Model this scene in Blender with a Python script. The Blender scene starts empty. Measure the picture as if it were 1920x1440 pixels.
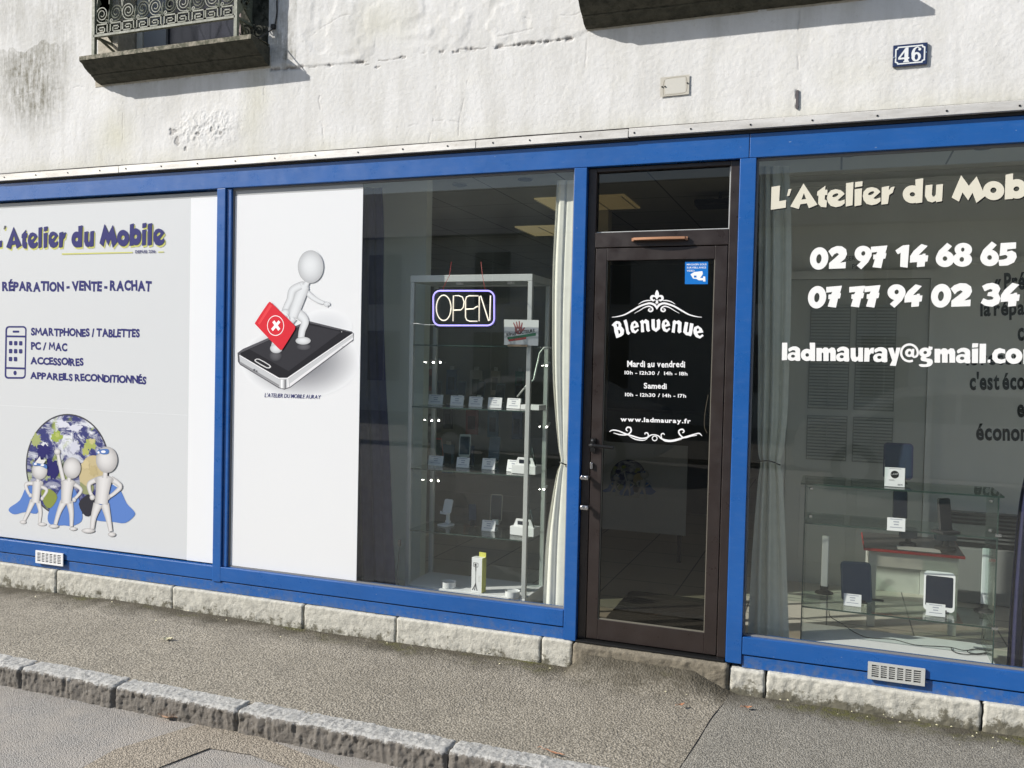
import bpy, math, random
import numpy as np
from mathutils import Vector, Matrix
from mathutils.geometry import tessellate_polygon
random.seed(7)
R = math.radians
scene = bpy.context.scene
col = scene.collection

# ------------------------------------------------------------------ camera
YAW, PITCH, ROLL, FPX, DIST, CAMZ = 0.35478088, -0.02811636, 0.02243024, 1630.86, 4.401, 1.62
_f = Vector((-math.sin(YAW), math.cos(YAW), 0)); _r = Vector((math.cos(YAW), math.sin(YAW), 0)); _u = Vector((0, 0, 1))
_f2 = _f*math.cos(PITCH) + _u*math.sin(PITCH); _u2 = -_f*math.sin(PITCH) + _u*math.cos(PITCH)
CR = _r*math.cos(ROLL) + _u2*math.sin(ROLL); CU = -_r*math.sin(ROLL) + _u2*math.cos(ROLL); CF = _f2
CAM = Vector((0, -DIST, CAMZ))
cam_d = bpy.data.cameras.new('camera'); cam = bpy.data.objects.new('camera', cam_d); col.objects.link(cam)
cam_d.sensor_width = 36; cam_d.lens = FPX/1920*36; cam_d.clip_end = 500; cam_d.clip_start = .05
cam.matrix_world = Matrix(((CR.x, CU.x, -CF.x, CAM.x), (CR.y, CU.y, -CF.y, CAM.y), (CR.z, CU.z, -CF.z, CAM.z), (0, 0, 0, 1)))
scene.camera = cam

# ------------------------------------------------------------------ light
SUND = Vector((.285, .18, -.212)).normalized()
world = bpy.data.worlds.new('World'); scene.world = world; world.use_nodes = True
wn = world.node_tree; bg = wn.nodes['Background']; sky = wn.nodes.new('ShaderNodeTexSky')
sky.sky_type = 'NISHITA'; sky.sun_disc = False
sky.sun_elevation = math.asin(-SUND.z); sky.sun_rotation = math.atan2(-SUND.x, -SUND.y)
wn.links.new(sky.outputs[0], bg.inputs[0]); bg.inputs[1].default_value = 0.105
sl = bpy.data.lights.new('sun', 'SUN'); sun = bpy.data.objects.new('sun', sl); col.objects.link(sun)
sl.energy = 4.6; sl.angle = R(.55); sl.color = (1, .96, .905)
sun.rotation_euler = SUND.to_track_quat('-Z', 'Y').to_euler()
scene.view_settings.view_transform = 'Standard'; scene.view_settings.look = 'None'
scene.view_settings.exposure = 0.40; scene.view_settings.gamma = 1
scene.render.engine = 'CYCLES'
try:
    scene.cycles.max_bounces = 8; scene.cycles.transparent_max_bounces = 24; scene.cycles.caustics_reflective = False; scene.cycles.caustics_refractive = False
    scene.cycles.sample_clamp_indirect = 6
except Exception: pass

# ------------------------------------------------------------------ helpers
def W(px, py, Y=None, Z=None):
    d = CF*FPX + CR*(px-960) - CU*(py-720)
    t = (Y+DIST)/d.y if Y is not None else (Z-CAMZ)/d.z
    return CAM + d*t

class Pl:
    """a flat sheet at depth Y on which artwork is drawn in the units of one crop"""
    def __init__(s, ox, oy, k, Y): s.ox, s.oy, s.k, s.Y = ox, oy, k, Y
    def __call__(s, x, y, off=0): return W(s.ox+x*s.k, s.oy+y*s.k, s.Y-off)

class MB:
    def __init__(s): s.v = []; s.f = []; s.c = []; s.n = 0
    def add(s, vs, fs, c=(1, 1, 1)):
        b = len(s.v); s.v += [tuple(v) for v in vs]
        s.c += (list(c) if isinstance(c, list) else [c]*len(vs))
        s.f += [tuple(b+i for i in f) for f in fs]
    def box(s, a, b, c=(1, 1, 1)):
        x0, x1 = sorted((a[0], b[0])); y0, y1 = sorted((a[1], b[1])); z0, z1 = sorted((a[2], b[2]))
        s.add([(x0,y0,z0),(x1,y0,z0),(x1,y1,z0),(x0,y1,z0),(x0,y0,z1),(x1,y0,z1),(x1,y1,z1),(x0,y1,z1)],
              [(0,3,2,1),(4,5,6,7),(0,1,5,4),(1,2,6,5),(2,3,7,6),(3,0,4,7)], c)
    def tube(s, pts, r, n=6, c=(1, 1, 1), cap=True):
        pts = [Vector(p) for p in pts]; rs = r if isinstance(r, (list, tuple)) else [r]*len(pts)
        vs = []; fs = []; m = len(pts); prev = None
        for i, p in enumerate(pts):
            t = (pts[min(i+1, m-1)]-pts[max(i-1, 0)]).normalized()
            if prev is None: a = t.cross(Vector((0, 0, 1)) if abs(t.z) < .9 else Vector((1, 0, 0))).normalized()
            else:
                a = (prev - t*prev.dot(t)).normalized()
            prev = a; b = t.cross(a)
            for k in range(n):
                w = 2*math.pi*k/n; vs.append(p + (a*math.cos(w)+b*math.sin(w))*rs[i])
        for i in range(m-1):
            for k in range(n): fs.append((i*n+k, i*n+(k+1) % n, (i+1)*n+(k+1) % n, (i+1)*n+k))
        if cap: fs += [tuple(range(n))[::-1], tuple((m-1)*n+k for k in range(n))]
        s.add(vs, fs, c)
    def lathe(s, o, prof, n=20, c=(1, 1, 1)):
        vs = []; fs = []
        for r, z in prof:
            for k in range(n):
                w = 2*math.pi*k/n; vs.append((o[0]+r*math.cos(w), o[1]+r*math.sin(w), o[2]+z))
        for i in range(len(prof)-1):
            for k in range(n): fs.append((i*n+k, i*n+(k+1) % n, (i+1)*n+(k+1) % n, (i+1)*n+k))
        fs += [tuple(range(n))[::-1], tuple((len(prof)-1)*n+k for k in range(n))]
        s.add(vs, fs, c)
    def prism(s, poly, t0, t1, axis='y', c=(1, 1, 1)):
        """2D polygon extruded: axis y -> poly is (x,z); axis x -> (y,z); axis z -> (x,y)"""
        def P(p, t): return {'y': (p[0], t, p[1]), 'x': (t, p[0], p[1]), 'z': (p[0], p[1], t)}[axis]
        n = len(poly); vs = [P(p, t0) for p in poly]+[P(p, t1) for p in poly]
        fs = [(i, (i+1) % n, n+(i+1) % n, n+i) for i in range(n)]
        tr = tessellate_polygon([[Vector((p[0], p[1], 0)) for p in poly]])
        fs += [tuple(t) for t in tr]+[tuple(n+i for i in t)[::-1] for t in tr]
        s.add(vs, fs, c)
    def shape(s, pl, loops, c=(1, 1, 1), lift=0.0):
        """flat shape (outer loop + holes) drawn on sheet pl, each a tenth of a mm above the last"""
        s.n += 1; off = lift+s.n*.00008
        tr = tessellate_polygon([[Vector((x, y, 0)) for x, y in L] for L in loops])
        flat = [p for L in loops for p in L]
        s.add([pl(x, y, off) for x, y in flat], [tuple(t) for t in tr], c)
    def strip(s, pl, pts, c=(1, 1, 1), mid=None, lift=0.0, sm=True):
        """brush stroke of varying half-width: pts = (x, y, half width)"""
        s.n += 1; off = lift+s.n*.00008
        if sm and len(pts) > 2: pts = catmull(pts)
        A = mid is not None
        ks = (-1, -.8, -.45, 0, .45, .8, 1) if A else (-1, 1)
        cs = [mix(c, mid, 1-k*k) for k in ks] if A else [c, c]
        vs = []; cc = []; n = len(ks)
        for i, (x, y, w) in enumerate(pts):
            x0, y0, _ = pts[max(i-1, 0)]; x1, y1, _ = pts[min(i+1, len(pts)-1)]
            L = math.hypot(x1-x0, y1-y0) or 1; nx, ny = -(y1-y0)/L, (x1-x0)/L
            for k, q in zip(ks, cs): vs.append(pl(x+nx*w*k, y+ny*w*k, off)); cc.append(q)
        fs = [(i*n+j, i*n+j+1, (i+1)*n+j+1, (i+1)*n+j) for i in range(len(pts)-1) for j in range(n-1)]
        s.add(vs, fs, cc)
    def disc(s, pl, cx, cy, rx, ry, c=(1, 1, 1), mid=None, lift=0.0, n=36, sh=(0, 0)):
        s.n += 1; off = lift+s.n*.00008
        rings = (0, .35, .6, .8, .93, 1) if mid is not None else (0, 1)
        vs = [pl(cx+sh[0]*rx, cy+sh[1]*ry, off)]; cc = [mid if mid is not None else c]
        for q in rings[1:]:
            for k in range(n):
                w = 2*math.pi*k/n
                vs.append(pl(cx+sh[0]*rx*(1-q)+rx*q*math.cos(w), cy+sh[1]*ry*(1-q)+ry*q*math.sin(w), off))
                cc.append(mix(c, mid, 1-q*q) if mid is not None else c)
        fs = [(0, 1+k, 1+(k+1) % n) for k in range(n)]
        for i in range(len(rings)-2):
            b = 1+i*n; fs += [(b+k, b+(k+1) % n, b+n+(k+1) % n, b+n+k) for k in range(n)]
        s.add(vs, fs, cc)
    def build(s, name, mat, parent=None, smooth=False, bevel=0, tf=None):
        me = bpy.data.meshes.new(name); vs = [tf @ Vector(v) for v in s.v] if tf else s.v
        me.from_pydata([tuple(v) for v in vs], [], s.f)
        a = me.color_attributes.new('Col', 'FLOAT_COLOR', 'POINT')
        a.data.foreach_set('color', np.array([(*c[:3], 1) for c in s.c], dtype=np.float32).ravel())
        me.materials.append(mat)
        if smooth: me.polygons.foreach_set('use_smooth', [True]*len(me.polygons))
        o = bpy.data.objects.new(name, me); col.objects.link(o)
        if parent: attach(o, parent)
        if bevel:
            m = o.modifiers.new('bevel', 'BEVEL'); m.width = bevel; m.segments = 2; m.limit_method = 'ANGLE'
        return o

def mix(a, b, t): return tuple(a[i]*(1-t)+b[i]*t for i in range(3))
def catmull(p, k=6):
    out = []
    for i in range(len(p)-1):
        a, b, c, d = p[max(i-1, 0)], p[i], p[i+1], p[min(i+2, len(p)-1)]
        for j in range(k):
            t = j/k
            out.append(tuple(.5*(2*b[m]+(c[m]-a[m])*t+(2*a[m]-5*b[m]+4*c[m]-d[m])*t*t+(3*b[m]-a[m]-3*c[m]+d[m])*t**3) for m in range(len(b))))
    out.append(tuple(p[-1])); return out
def attach(o, parent):
    o.parent = parent; o.matrix_parent_inverse = parent_world(parent).inverted()
def parent_world(p):
    m = Matrix.LocRotScale(p.location, p.rotation_euler, p.scale)
    return (parent_world(p.parent) @ p.matrix_parent_inverse @ m) if p.parent else m
def tag(o, label, cat, group=None):
    o['label'] = label; o['category'] = cat
    if group: o['group'] = group
    return o
def thing(name, label, cat, loc=(0, 0, 0), rz=0, group=None):
    o = bpy.data.objects.new(name, None); col.objects.link(o); o.location = loc; o.rotation_euler = (0, 0, rz)
    o.empty_display_size = .1
    return tag(o, label, cat, group)
def structure(o): o['kind'] = 'structure'; return o
def local(root, name, mb, mat, **k):
    """part given in the thing's own coordinates"""
    o = mb.build(name, mat, None, **k); o.parent = root; return o

# ------------------------------------------------------------------ materials
def new_mat(name):
    m = bpy.data.materials.new(name); m.use_nodes = True
    return m, m.node_tree, m.node_tree.nodes['Principled BSDF']
def N(nt, t, **k):
    n = nt.nodes.new(t)
    for a, b in k.items():
        if a in n.inputs.keys() if isinstance(a, str) else False: n.inputs[a].default_value = b
        else: setattr(n, a, b)
    return n
def noise(nt, scale, detail=4, rough=.55, vec=None, dist=0):
    n = nt.nodes.new('ShaderNodeTexNoise'); n.inputs['Scale'].default_value = scale; n.inputs['Detail'].default_value = detail
    n.inputs['Roughness'].default_value = rough; n.inputs['Distortion'].default_value = dist
    if vec is None: vec = geo(nt)
    nt.links.new(vec, n.inputs['Vector']); return n.outputs['Fac']
def geo(nt):
    for n in nt.nodes:
        if n.bl_idname == 'ShaderNodeNewGeometry': return n.outputs['Position']
    return nt.nodes.new('ShaderNodeNewGeometry').outputs['Position']
def obc(nt): return nt.nodes.new('ShaderNodeTexCoord').outputs['Object']
def ramp(nt, fac, stops):
    n = nt.nodes.new('ShaderNodeValToRGB'); e = n.color_ramp.elements
    while len(e) < len(stops): e.new(.5)
    for q, (p, c) in zip(e, stops):
        q.position = p; q.color = (*c, 1) if isinstance(c, tuple) else (c, c, c, 1)
    nt.links.new(fac, n.inputs[0]); return n.outputs[0]
def mixc(nt, fac, a, b, mode='MIX'):
    n = nt.nodes.new('ShaderNodeMix'); n.data_type = 'RGBA'; n.blend_type = mode
    for s, v in ((0, fac), (6, a), (7, b)):
        if hasattr(v, 'is_output'): nt.links.new(v, n.inputs[s])
        else: n.inputs[s].default_value = v if s == 0 else (*v, 1)
    return n.outputs[2]
def math_(nt, op, a, b=0.0, clamp=False):
    n = nt.nodes.new('ShaderNodeMath'); n.operation = op; n.use_clamp = clamp
    for i, v in ((0, a), (1, b)):
        if hasattr(v, 'is_output'): nt.links.new(v, n.inputs[i])
        else: n.inputs[i].default_value = v
    return n.outputs[0]
def bump(nt, h, strength, dist, prev=None):
    n = nt.nodes.new('ShaderNodeBump'); n.inputs['Strength'].default_value = strength; n.inputs['Distance'].default_value = dist
    nt.links.new(h, n.inputs['Height'])
    if prev is not None: nt.links.new(prev, n.inputs['Normal'])
    return n.outputs[0]
def scaled(nt, v, s):
    n = nt.nodes.new('ShaderNodeVectorMath'); n.operation = 'MULTIPLY'; n.inputs[1].default_value = s; nt.links.new(v, n.inputs[0]); return n.outputs[0]
def mat(name, c, rough=.5, metal=0, var=0.0, vs=8, bmp=0.0, bs=60, coat=0, spec=None, emit=None, es=0):
    m, nt, b = new_mat(name); b.inputs['Base Color'].default_value = (*c, 1); b.inputs['Roughness'].default_value = rough
    b.inputs['Metallic'].default_value = metal
    if spec is not None: b.inputs['Specular IOR Level'].default_value = spec
    if coat: b.inputs['Coat Weight'].default_value = coat; b.inputs['Coat Roughness'].default_value = .08
    if var:
        f = noise(nt, vs, 5, .6)
        nt.links.new(mixc(nt, ramp(nt, f, [(.3, 0.), (.7, 1.)]), tuple(x*(1-var) for x in c), tuple(min(1, x*(1+var)) for x in c)), b.inputs['Base Color'])
        nt.links.new(ramp(nt, noise(nt, vs*2.3, 4), [(.3, max(0, rough-.1)), (.7, min(1, rough+.12))]), b.inputs['Roughness'])
    if bmp: nt.links.new(bump(nt, noise(nt, bs, 4), bmp, .004), b.inputs['Normal'])
    if emit: b.inputs['Emission Color'].default_value = (*emit, 1); b.inputs['Emission Strength'].default_value = es
    return m
def let_through(m, c, k):
    """thin vinyl: part of the daylight passes to the room behind"""
    nt = m.node_tree; out = nt.nodes['Material Output']; b = nt.nodes['Principled BSDF']
    t = nt.nodes.new('ShaderNodeBsdfTranslucent'); t.inputs[0].default_value = (*c, 1); x = nt.nodes.new('ShaderNodeMixShader'); x.inputs[0].default_value = k
    nt.links.new(b.outputs[0], x.inputs[1]); nt.links.new(t.outputs[0], x.inputs[2]); nt.links.new(x.outputs[0], out.inputs[0]); return m
def vmat(name, rough=.5, spec=.5):
    m, nt, b = new_mat(name); a = nt.nodes.new('ShaderNodeVertexColor'); a.layer_name = 'Col'
    nt.links.new(a.outputs[0], b.inputs['Base Color']); b.inputs['Roughness'].default_value = rough
    b.inputs['Specular IOR Level'].default_value = spec; return m
def glass_mat(name, tint, refl=1.0, dirt=0.02):
    m, nt, b = new_mat(name); nt.nodes.remove(b); out = nt.nodes['Material Output']
    t = nt.nodes.new('ShaderNodeBsdfTransparent'); t.inputs[0].default_value = (*tint, 1)
    g = nt.nodes.new('ShaderNodeBsdfGlossy'); g.inputs['Roughness'].default_value = 0.0
    fr = nt.nodes.new('ShaderNodeFresnel'); gb = nt.nodes.new('ShaderNodeNewGeometry')      # same reflectance from both faces of the pane
    nt.links.new(math_(nt, 'SUBTRACT', 1.5, math_(nt, 'MULTIPLY', gb.outputs['Backfacing'], 1.5-1/1.5)), fr.inputs[0])
    mx = nt.nodes.new('ShaderNodeMixShader'); nt.links.new(math_(nt, 'MULTIPLY', fr.outputs[0], refl, True), mx.inputs[0])
    nt.links.new(t.outputs[0], mx.inputs[1]); nt.links.new(g.outputs[0], mx.inputs[2])
    if dirt:
        d = nt.nodes.new('ShaderNodeBsdfDiffuse'); d.inputs[0].default_value = (.60, .72, .65, 1)  # greenish film: dirt specks plus the street's reflected veil put into colour
        m2 = nt.nodes.new('ShaderNodeMixShader')
        v = scaled(nt, geo(nt), (1, 1, .35)); a = noise(nt, 5, 6, .65, v); s = noise(nt, 60, 3, .7)
        a = ramp(nt, a, [(.35, .35), (.75, 1.)]); s = ramp(nt, s, [(.62, 0.), (.8, 1.)])
        nt.links.new(math_(nt, 'MULTIPLY', math_(nt, 'ADD', a, math_(nt, 'MULTIPLY', s, .8)), dirt), m2.inputs[0])
        nt.links.new(mx.outputs[0], m2.inputs[1]); nt.links.new(d.outputs[0], m2.inputs[2]); mx = m2
    nt.links.new(mx.outputs[0], out.inputs[0]); return m

M = {}
# rough white render with stains
def stucco():
    m, nt, b = new_mat('white_render'); p = geo(nt)
    a = nt.nodes.new('ShaderNodeVertexColor'); a.layer_name = 'Col'
    sep = nt.nodes.new('ShaderNodeSeparateColor'); nt.links.new(a.outputs[0], sep.inputs[0])
    c = mixc(nt, ramp(nt, noise(nt, 1.7, 6, .6), [(.35, 0.), (.7, 1.)]), (.65, .645, .625), (.745, .74, .725))
    c = mixc(nt, math_(nt, 'MULTIPLY', ramp(nt, noise(nt, 9, 6, .7), [(.5, 0.), (.75, 1.)]), .35), c, (.66, .64, .56))
    c = mixc(nt, math_(nt, 'MULTIPLY', ramp(nt, noise(nt, 1, 6, .65, scaled(nt, p, (7, 1, 1.3))), [(.46, 0.), (.70, 1.)]), .6), c, (.50, .49, .45))
    c = mixc(nt, math_(nt, 'MULTIPLY', ramp(nt, noise(nt, 60, 4, .7), [(.60, 0.), (.72, 1.)]), .35), c, (.50, .47, .41))
    st = noise(nt, 1, 6, .7, scaled(nt, p, (34, 1, 5))); fine = noise(nt, 30, 6, .75)
    d = math_(nt, 'MULTIPLY', sep.outputs[0], ramp(nt, math_(nt, 'ADD', math_(nt, 'MULTIPLY', st, .6), math_(nt, 'MULTIPLY', fine, .4)), [(.38, .1), (.6, 1.)]))
    c = mixc(nt, d, c, (.20, .19, .15))
    c = mixc(nt, sep.outputs[1], c, (.16, .14, .125))
    c = mixc(nt, math_(nt, 'MULTIPLY', sep.outputs[2], .55), c, (.55, .53, .38))
    nt.links.new(c, b.inputs['Base Color']); b.inputs['Roughness'].default_value = .9; b.inputs['Specular IOR Level'].default_value = .2
    h1 = noise(nt, 75, 5, .62, dist=.4); h2 = noise(nt, 9, 4, .5)
    v = nt.nodes.new('ShaderNodeTexVoronoi'); v.inputs['Scale'].default_value = 105; v.feature = 'SMOOTH_F1'
    wv = nt.nodes.new('ShaderNodeVectorMath'); wv.operation = 'ADD'
    nn = nt.nodes.new('ShaderNodeTexNoise'); nn.inputs['Scale'].default_value = 40; nt.links.new(p, nn.inputs['Vector'])
    nt.links.new(p, wv.inputs[0]); nt.links.new(scaled(nt, nn.outputs['Color'], (.02, .02, .02)), wv.inputs[1]); nt.links.new(wv.outputs[0], v.inputs['Vector'])
    n1 = bump(nt, h2, .08, .010); n2 = bump(nt, h1, .34, .0030, n1); n3 = bump(nt, v.outputs['Distance'], .16, .0025, n2)
    nt.links.new(n3, b.inputs['Normal']); return m
M['stucco'] = stucco()
def stone(name, light, dark, dirty, scale=1.0, amount=.5, rough=.92, streak=False):
    m, nt, b = new_mat(name); p = geo(nt)
    c = mixc(nt, ramp(nt, noise(nt, 22*scale, 6, .7), [(.32, 0.), (.58, 1.)]), dark, light)
    a = nt.nodes.new('ShaderNodeVertexColor'); a.layer_name = 'Col'
    sep = nt.nodes.new('ShaderNodeSeparateColor'); nt.links.new(a.outputs[0], sep.inputs[0])
    d = ramp(nt, math_(nt, 'ADD', noise(nt, 16*scale, 7, .75), math_(nt, 'MULTIPLY', math_(nt, 'SUBTRACT', sep.outputs[0], .5), .5)), [(.62-.2*amount, 0.), (.72-.2*amount, 1.)])
    c = mixc(nt, d, c, dirty)
    nt.links.new(c, b.inputs['Base Color']); b.inputs['Roughness'].default_value = rough; b.inputs['Specular IOR Level'].default_value = .25
    n1 = bump(nt, noise(nt, 45*scale, 6, .65), .7, .008); n2 = bump(nt, noise(nt, 190*scale, 3, .6), .5, .002, n1)
    nt.links.new(n2, b.inputs['Normal']); return m
M['plinth'] = stone('pale_limestone', (.52, .505, .44), (.37, .36, .315), (.15, .14, .105), 1, .5)
M['step'] = stone('brown_cement', (.21, .185, .14), (.12, .105, .08), (.07, .055, .045), 1.2, .4)
M['granite'] = stone('grey_granite', (.46, .455, .43), (.24, .235, .22), (.17, .155, .135), 2.6, .45)
M['slab'] = stone('mossy_stone', (.075, .072, .055), (.034, .035, .026), (.02, .021, .016), 1, .4)
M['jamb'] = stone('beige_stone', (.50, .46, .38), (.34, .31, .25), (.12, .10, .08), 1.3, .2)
M['jamb_dark'] = stone('stained_shaded_stone', (.07, .07, .055), (.035, .037, .028), (.015, .017, .012), 1, .5)  # darkness mixes black staining with railing shade put into the colour

def asphalt(name, lo, hi, scale, tint=None, patchy=.25, worn=False, moss=False):
    m, nt, b = new_mat(name); p = geo(nt)
    v = nt.nodes.new('ShaderNodeTexVoronoi'); v.inputs['Scale'].default_value = scale; nt.links.new(p, v.inputs['Vector'])
    v2 = nt.nodes.new('ShaderNodeTexVoronoi'); v2.inputs['Scale'].default_value = scale*2.1; nt.links.new(p, v2.inputs['Vector'])
    bw = nt.nodes.new('ShaderNodeRGBToBW'); nt.links.new(v.outputs['Color'], bw.inputs[0])
    c = mixc(nt, bw.outputs[0], lo, hi)
    c = mixc(nt, ramp(nt, v.outputs['Distance'], [(.25, 0.), (.7, .75)]), c, tuple(x*.45 for x in lo))
    c = mixc(nt, math_(nt, 'MULTIPLY', ramp(nt, noise(nt, 2.2, 6, .65), [(.35, 0.), (.7, 1.)]), patchy), c, tuple(x*.55 for x in lo))
    if tint: c = mixc(nt, math_(nt, 'MULTIPLY', ramp(nt, noise(nt, 3.1, 5, .7), [(.4, 0.), (.65, 1.)]), .5), c, tint)
    if moss:
        xyz = nt.nodes.new('ShaderNodeSeparateXYZ'); nt.links.new(p, xyz.inputs[0])
        band = math_(nt, 'ADD', math_(nt, 'MULTIPLY', xyz.outputs[1], 2.9), 1.0)            # damp strip at the foot of the wall
        band = math_(nt, 'ADD', band, math_(nt, 'MULTIPLY', math_(nt, 'SUBTRACT', noise(nt, 5, 6, .7), .5), 1.3))
        bm = ramp(nt, band, [(.25, 0.), (.85, 1.)])
        c = mixc(nt, math_(nt, 'MULTIPLY', bm, .85), c, (.050, .043, .028))
        sp = ramp(nt, noise(nt, 1.6, 3, .6, scaled(nt, p, (1, 2, 1))), [(.50, 0.), (.60, 1.)])
        mo = math_(nt, 'MULTIPLY', math_(nt, 'MULTIPLY', ramp(nt, band, [(.45, 0.), (.8, 1.)]), sp), ramp(nt, noise(nt, 26, 5, .7), [(.4, 0.), (.6, 1.)]))
        c = mixc(nt, math_(nt, 'MULTIPLY', mo, .85), c, (.10, .10, .025))
    nt.links.new(c, b.inputs['Base Color']); b.inputs['Roughness'].default_value = .85; b.inputs['Specular IOR Level'].default_value = .3
    h = math_(nt, 'SUBTRACT', 1.0, v.outputs['Distance']); h2 = math_(nt, 'SUBTRACT', 1.0, v2.outputs['Distance'])
    n0 = bump(nt, noise(nt, 14, 4), .3, .012); n1 = bump(nt, h, .75, .006, n0); n2 = bump(nt, h2, .4, .003, n1)
    nt.links.new(n2, b.inputs['Normal']); return m
M['pavement'] = asphalt('coarse_asphalt', (.265, .238, .188), (.53, .485, .40), 100, patchy=.4, moss=True)
M['patch'] = asphalt('fine_asphalt', (.235, .22, .185), (.47, .445, .385), 140, patchy=.25, moss=True)
M['road'] = asphalt('road_asphalt', (.33, .315, .29), (.50, .475, .44), 165, tint=(.40, .36, .31), patchy=.2)
M['marking'] = asphalt('worn_beige_band', (.30, .26, .205), (.55, .485, .39), 130, patchy=.15)

def lacquer(name, c, dirt):
    m, nt, b = new_mat(name); p = geo(nt); f = noise(nt, 2.5, 6, .6)
    k = mixc(nt, ramp(nt, f, [(.35, 0.), (.7, 1.)]), tuple(x*.93 for x in c), tuple(x*1.08 for x in c))
    dust = math_(nt, 'MULTIPLY', ramp(nt, noise(nt, 1, 7, .75, scaled(nt, p, (9, 9, 40))), [(.50, 0.), (.72, 1.)]), .08)
    k = mixc(nt, dust, k, (.22, .30, .42))
    sc = ramp(nt, noise(nt, 90, 2, .5, scaled(nt, p, (.35, 1, 1))), [(.74, 0.), (.77, 1.)]); k = mixc(nt, math_(nt, 'MULTIPLY', sc, .55), k, (.42, .47, .52))
    if dirt:
        z = nt.nodes.new('ShaderNodeSeparateXYZ'); nt.links.new(p, z.inputs[0])
        g = math_(nt, 'MULTIPLY', math_(nt, 'SUBTRACT', .215, z.outputs[2]), 11, True)
        g = math_(nt, 'MULTIPLY', g, ramp(nt, noise(nt, 30, 6, .75), [(.42, 0.), (.7, .7)])); k = mixc(nt, g, k, (.16, .16, .14))
    nt.links.new(k, b.inputs['Base Color']); nt.links.new(ramp(nt, noise(nt, 7, 5, .7), [(.3, .22), (.7, .42)]), b.inputs['Roughness'])
    b.inputs['Coat Weight'].default_value = .25; b.inputs['Coat Roughness'].default_value = .12
    nt.links.new(bump(nt, noise(nt, 6, 3), .10, .004), b.inputs['Normal']); return m
M['blue'] = lacquer('blue_lacquer', (.009, .090, .32), False)
M['blue_lower'] = lacquer('blue_lacquer_lower', (.010, .098, .34), True)
def strip_mat():
    m, nt, b = new_mat('weathered_aluminium_strip')
    c = mixc(nt, ramp(nt, noise(nt, 3, 6, .7, scaled(nt, geo(nt), (1, 1, 6))), [(.35, 0.), (.65, 1.)]), (.50, .48, .44), (.70, .68, .64))
    c = mixc(nt, math_(nt, 'MULTIPLY', ramp(nt, noise(nt, 26, 5, .7), [(.6, 0.), (.72, 1.)]), .5), c, (.33, .29, .24))
    nt.links.new(c, b.inputs['Base Color']); b.inputs['Roughness'].default_value = .45; b.inputs['Metallic'].default_value = .25
    nt.links.new(bump(nt, noise(nt, 12, 4), .25, .006), b.inputs['Normal']); return m
M['alu_strip'] = strip_mat()
M['black'] = mat('black_gap', (.01, .01, .011), .6)
M['brown'] = mat('dark_brown_aluminium', (.024, .017, .015), .36, var=.15, vs=6, bmp=.04, bs=40)
M['copper'] = mat('copper_coloured_metal', (.50, .26, .15), .4, .35, bmp=.1)
M['steel'] = mat('steel', (.62, .62, .62), .22, 1)
M['seal'] = mat('grey_rubber_seal', (.20, .20, .20), .6)
M['darkmetal'] = mat('black_metal', (.02, .02, .02), .35, .5)
M['alu'] = mat('satin_aluminium', (.62, .63, .60), .35, .35)
M['white'] = mat('white_plastic', (.80, .80, .79), .4)
M['whitepaint'] = mat('white_painted_wood', (.62, .61, .56), .5)
M['panel'] = mat('white_vinyl_panel', (.725, .74, .75), .30, spec=.4, bmp=.12, bs=3)
M['vinyl'] = let_through(mat('white_vinyl_on_glass', (.90, .91, .915), .30, spec=.4, bmp=.12, bs=3), (.95, .97, 1), .22)
M['panel_grey'] = mat('pale_grey_print', (.60, .615, .62), .30, spec=.3, bmp=.12, bs=2.5)
M['print'] = vmat('printed_ink', .5, .12)
M['print_panel'] = vmat('printed_panel_shade', .30, .4); let_through(M['print_panel'], (.95, .97, 1), .22)
M['print_matt'] = vmat('printed_paper', .8, .2)
M['glass'] = glass_mat('window_glass', (.94, .965, .945), 2.1, .017)
M['glass_door'] = glass_mat('tinted_door_glass', (.36, .33, .28), 1.2, .003)
M['glass_thin'] = glass_mat('display_glass', (.90, .95, .92), 1.0, .008)
M['glass_edge'] = mat('glass_edge_green', (.03, .055, .045), .15)
M['screen'] = mat('phone_screen', (.012, .016, .028), .08)
M['screen_blue'] = mat('tablet_screen', (.03, .045, .075), .12)
M['cream'] = mat('cream_curtain', (.80, .78, .69), .9, var=.05, vs=20, bmp=.35, bs=16)
M['grey_cloth'] = mat('grey_curtain', (.60, .59, .48), .9, var=.06, vs=20, bmp=.4, bs=14)
M['navy_cloth'] = mat('navy_curtain', (.016, .016, .060), .75, var=.2, vs=10)
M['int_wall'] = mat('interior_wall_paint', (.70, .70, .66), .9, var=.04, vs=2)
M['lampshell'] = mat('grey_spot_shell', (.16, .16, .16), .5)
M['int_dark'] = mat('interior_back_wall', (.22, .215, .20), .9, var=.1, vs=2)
def tiles(name, c, grout, s, rough):
    m, nt, b = new_mat(name); t = nt.nodes.new('ShaderNodeTexBrick'); t.offset = 0; t.inputs['Scale'].default_value = s
    t.inputs['Brick Width'].default_value = 1; t.inputs['Row Height'].default_value = 1; t.inputs['Mortar Size'].default_value = .01
    t.inputs['Color1'].default_value = (*c, 1); t.inputs['Color2'].default_value = (*[x*.92 for x in c], 1); t.inputs['Mortar'].default_value = (*grout, 1)
    nt.links.new(geo(nt), t.inputs['Vector']); nt.links.new(t.outputs[0], b.inputs['Base Color']); b.inputs['Roughness'].default_value = rough; return m
M['floor'] = tiles('shop_floor_tiles', (.55, .51, .43), (.10, .09, .08), 2.2, .35)
M['ceil'] = tiles('ceiling_tiles', (.62, .63, .58), (.22, .22, .2), 1.6, .9)
M['lamp_yellow'] = mat('yellow_louvre_lamp', (.5, .45, .25), .5, emit=(1, .82, .42), es=.13)
M['led'] = mat('small_spot_bulb', (1, 1, 1), .3, emit=(1, .97, .88), es=28)
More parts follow.
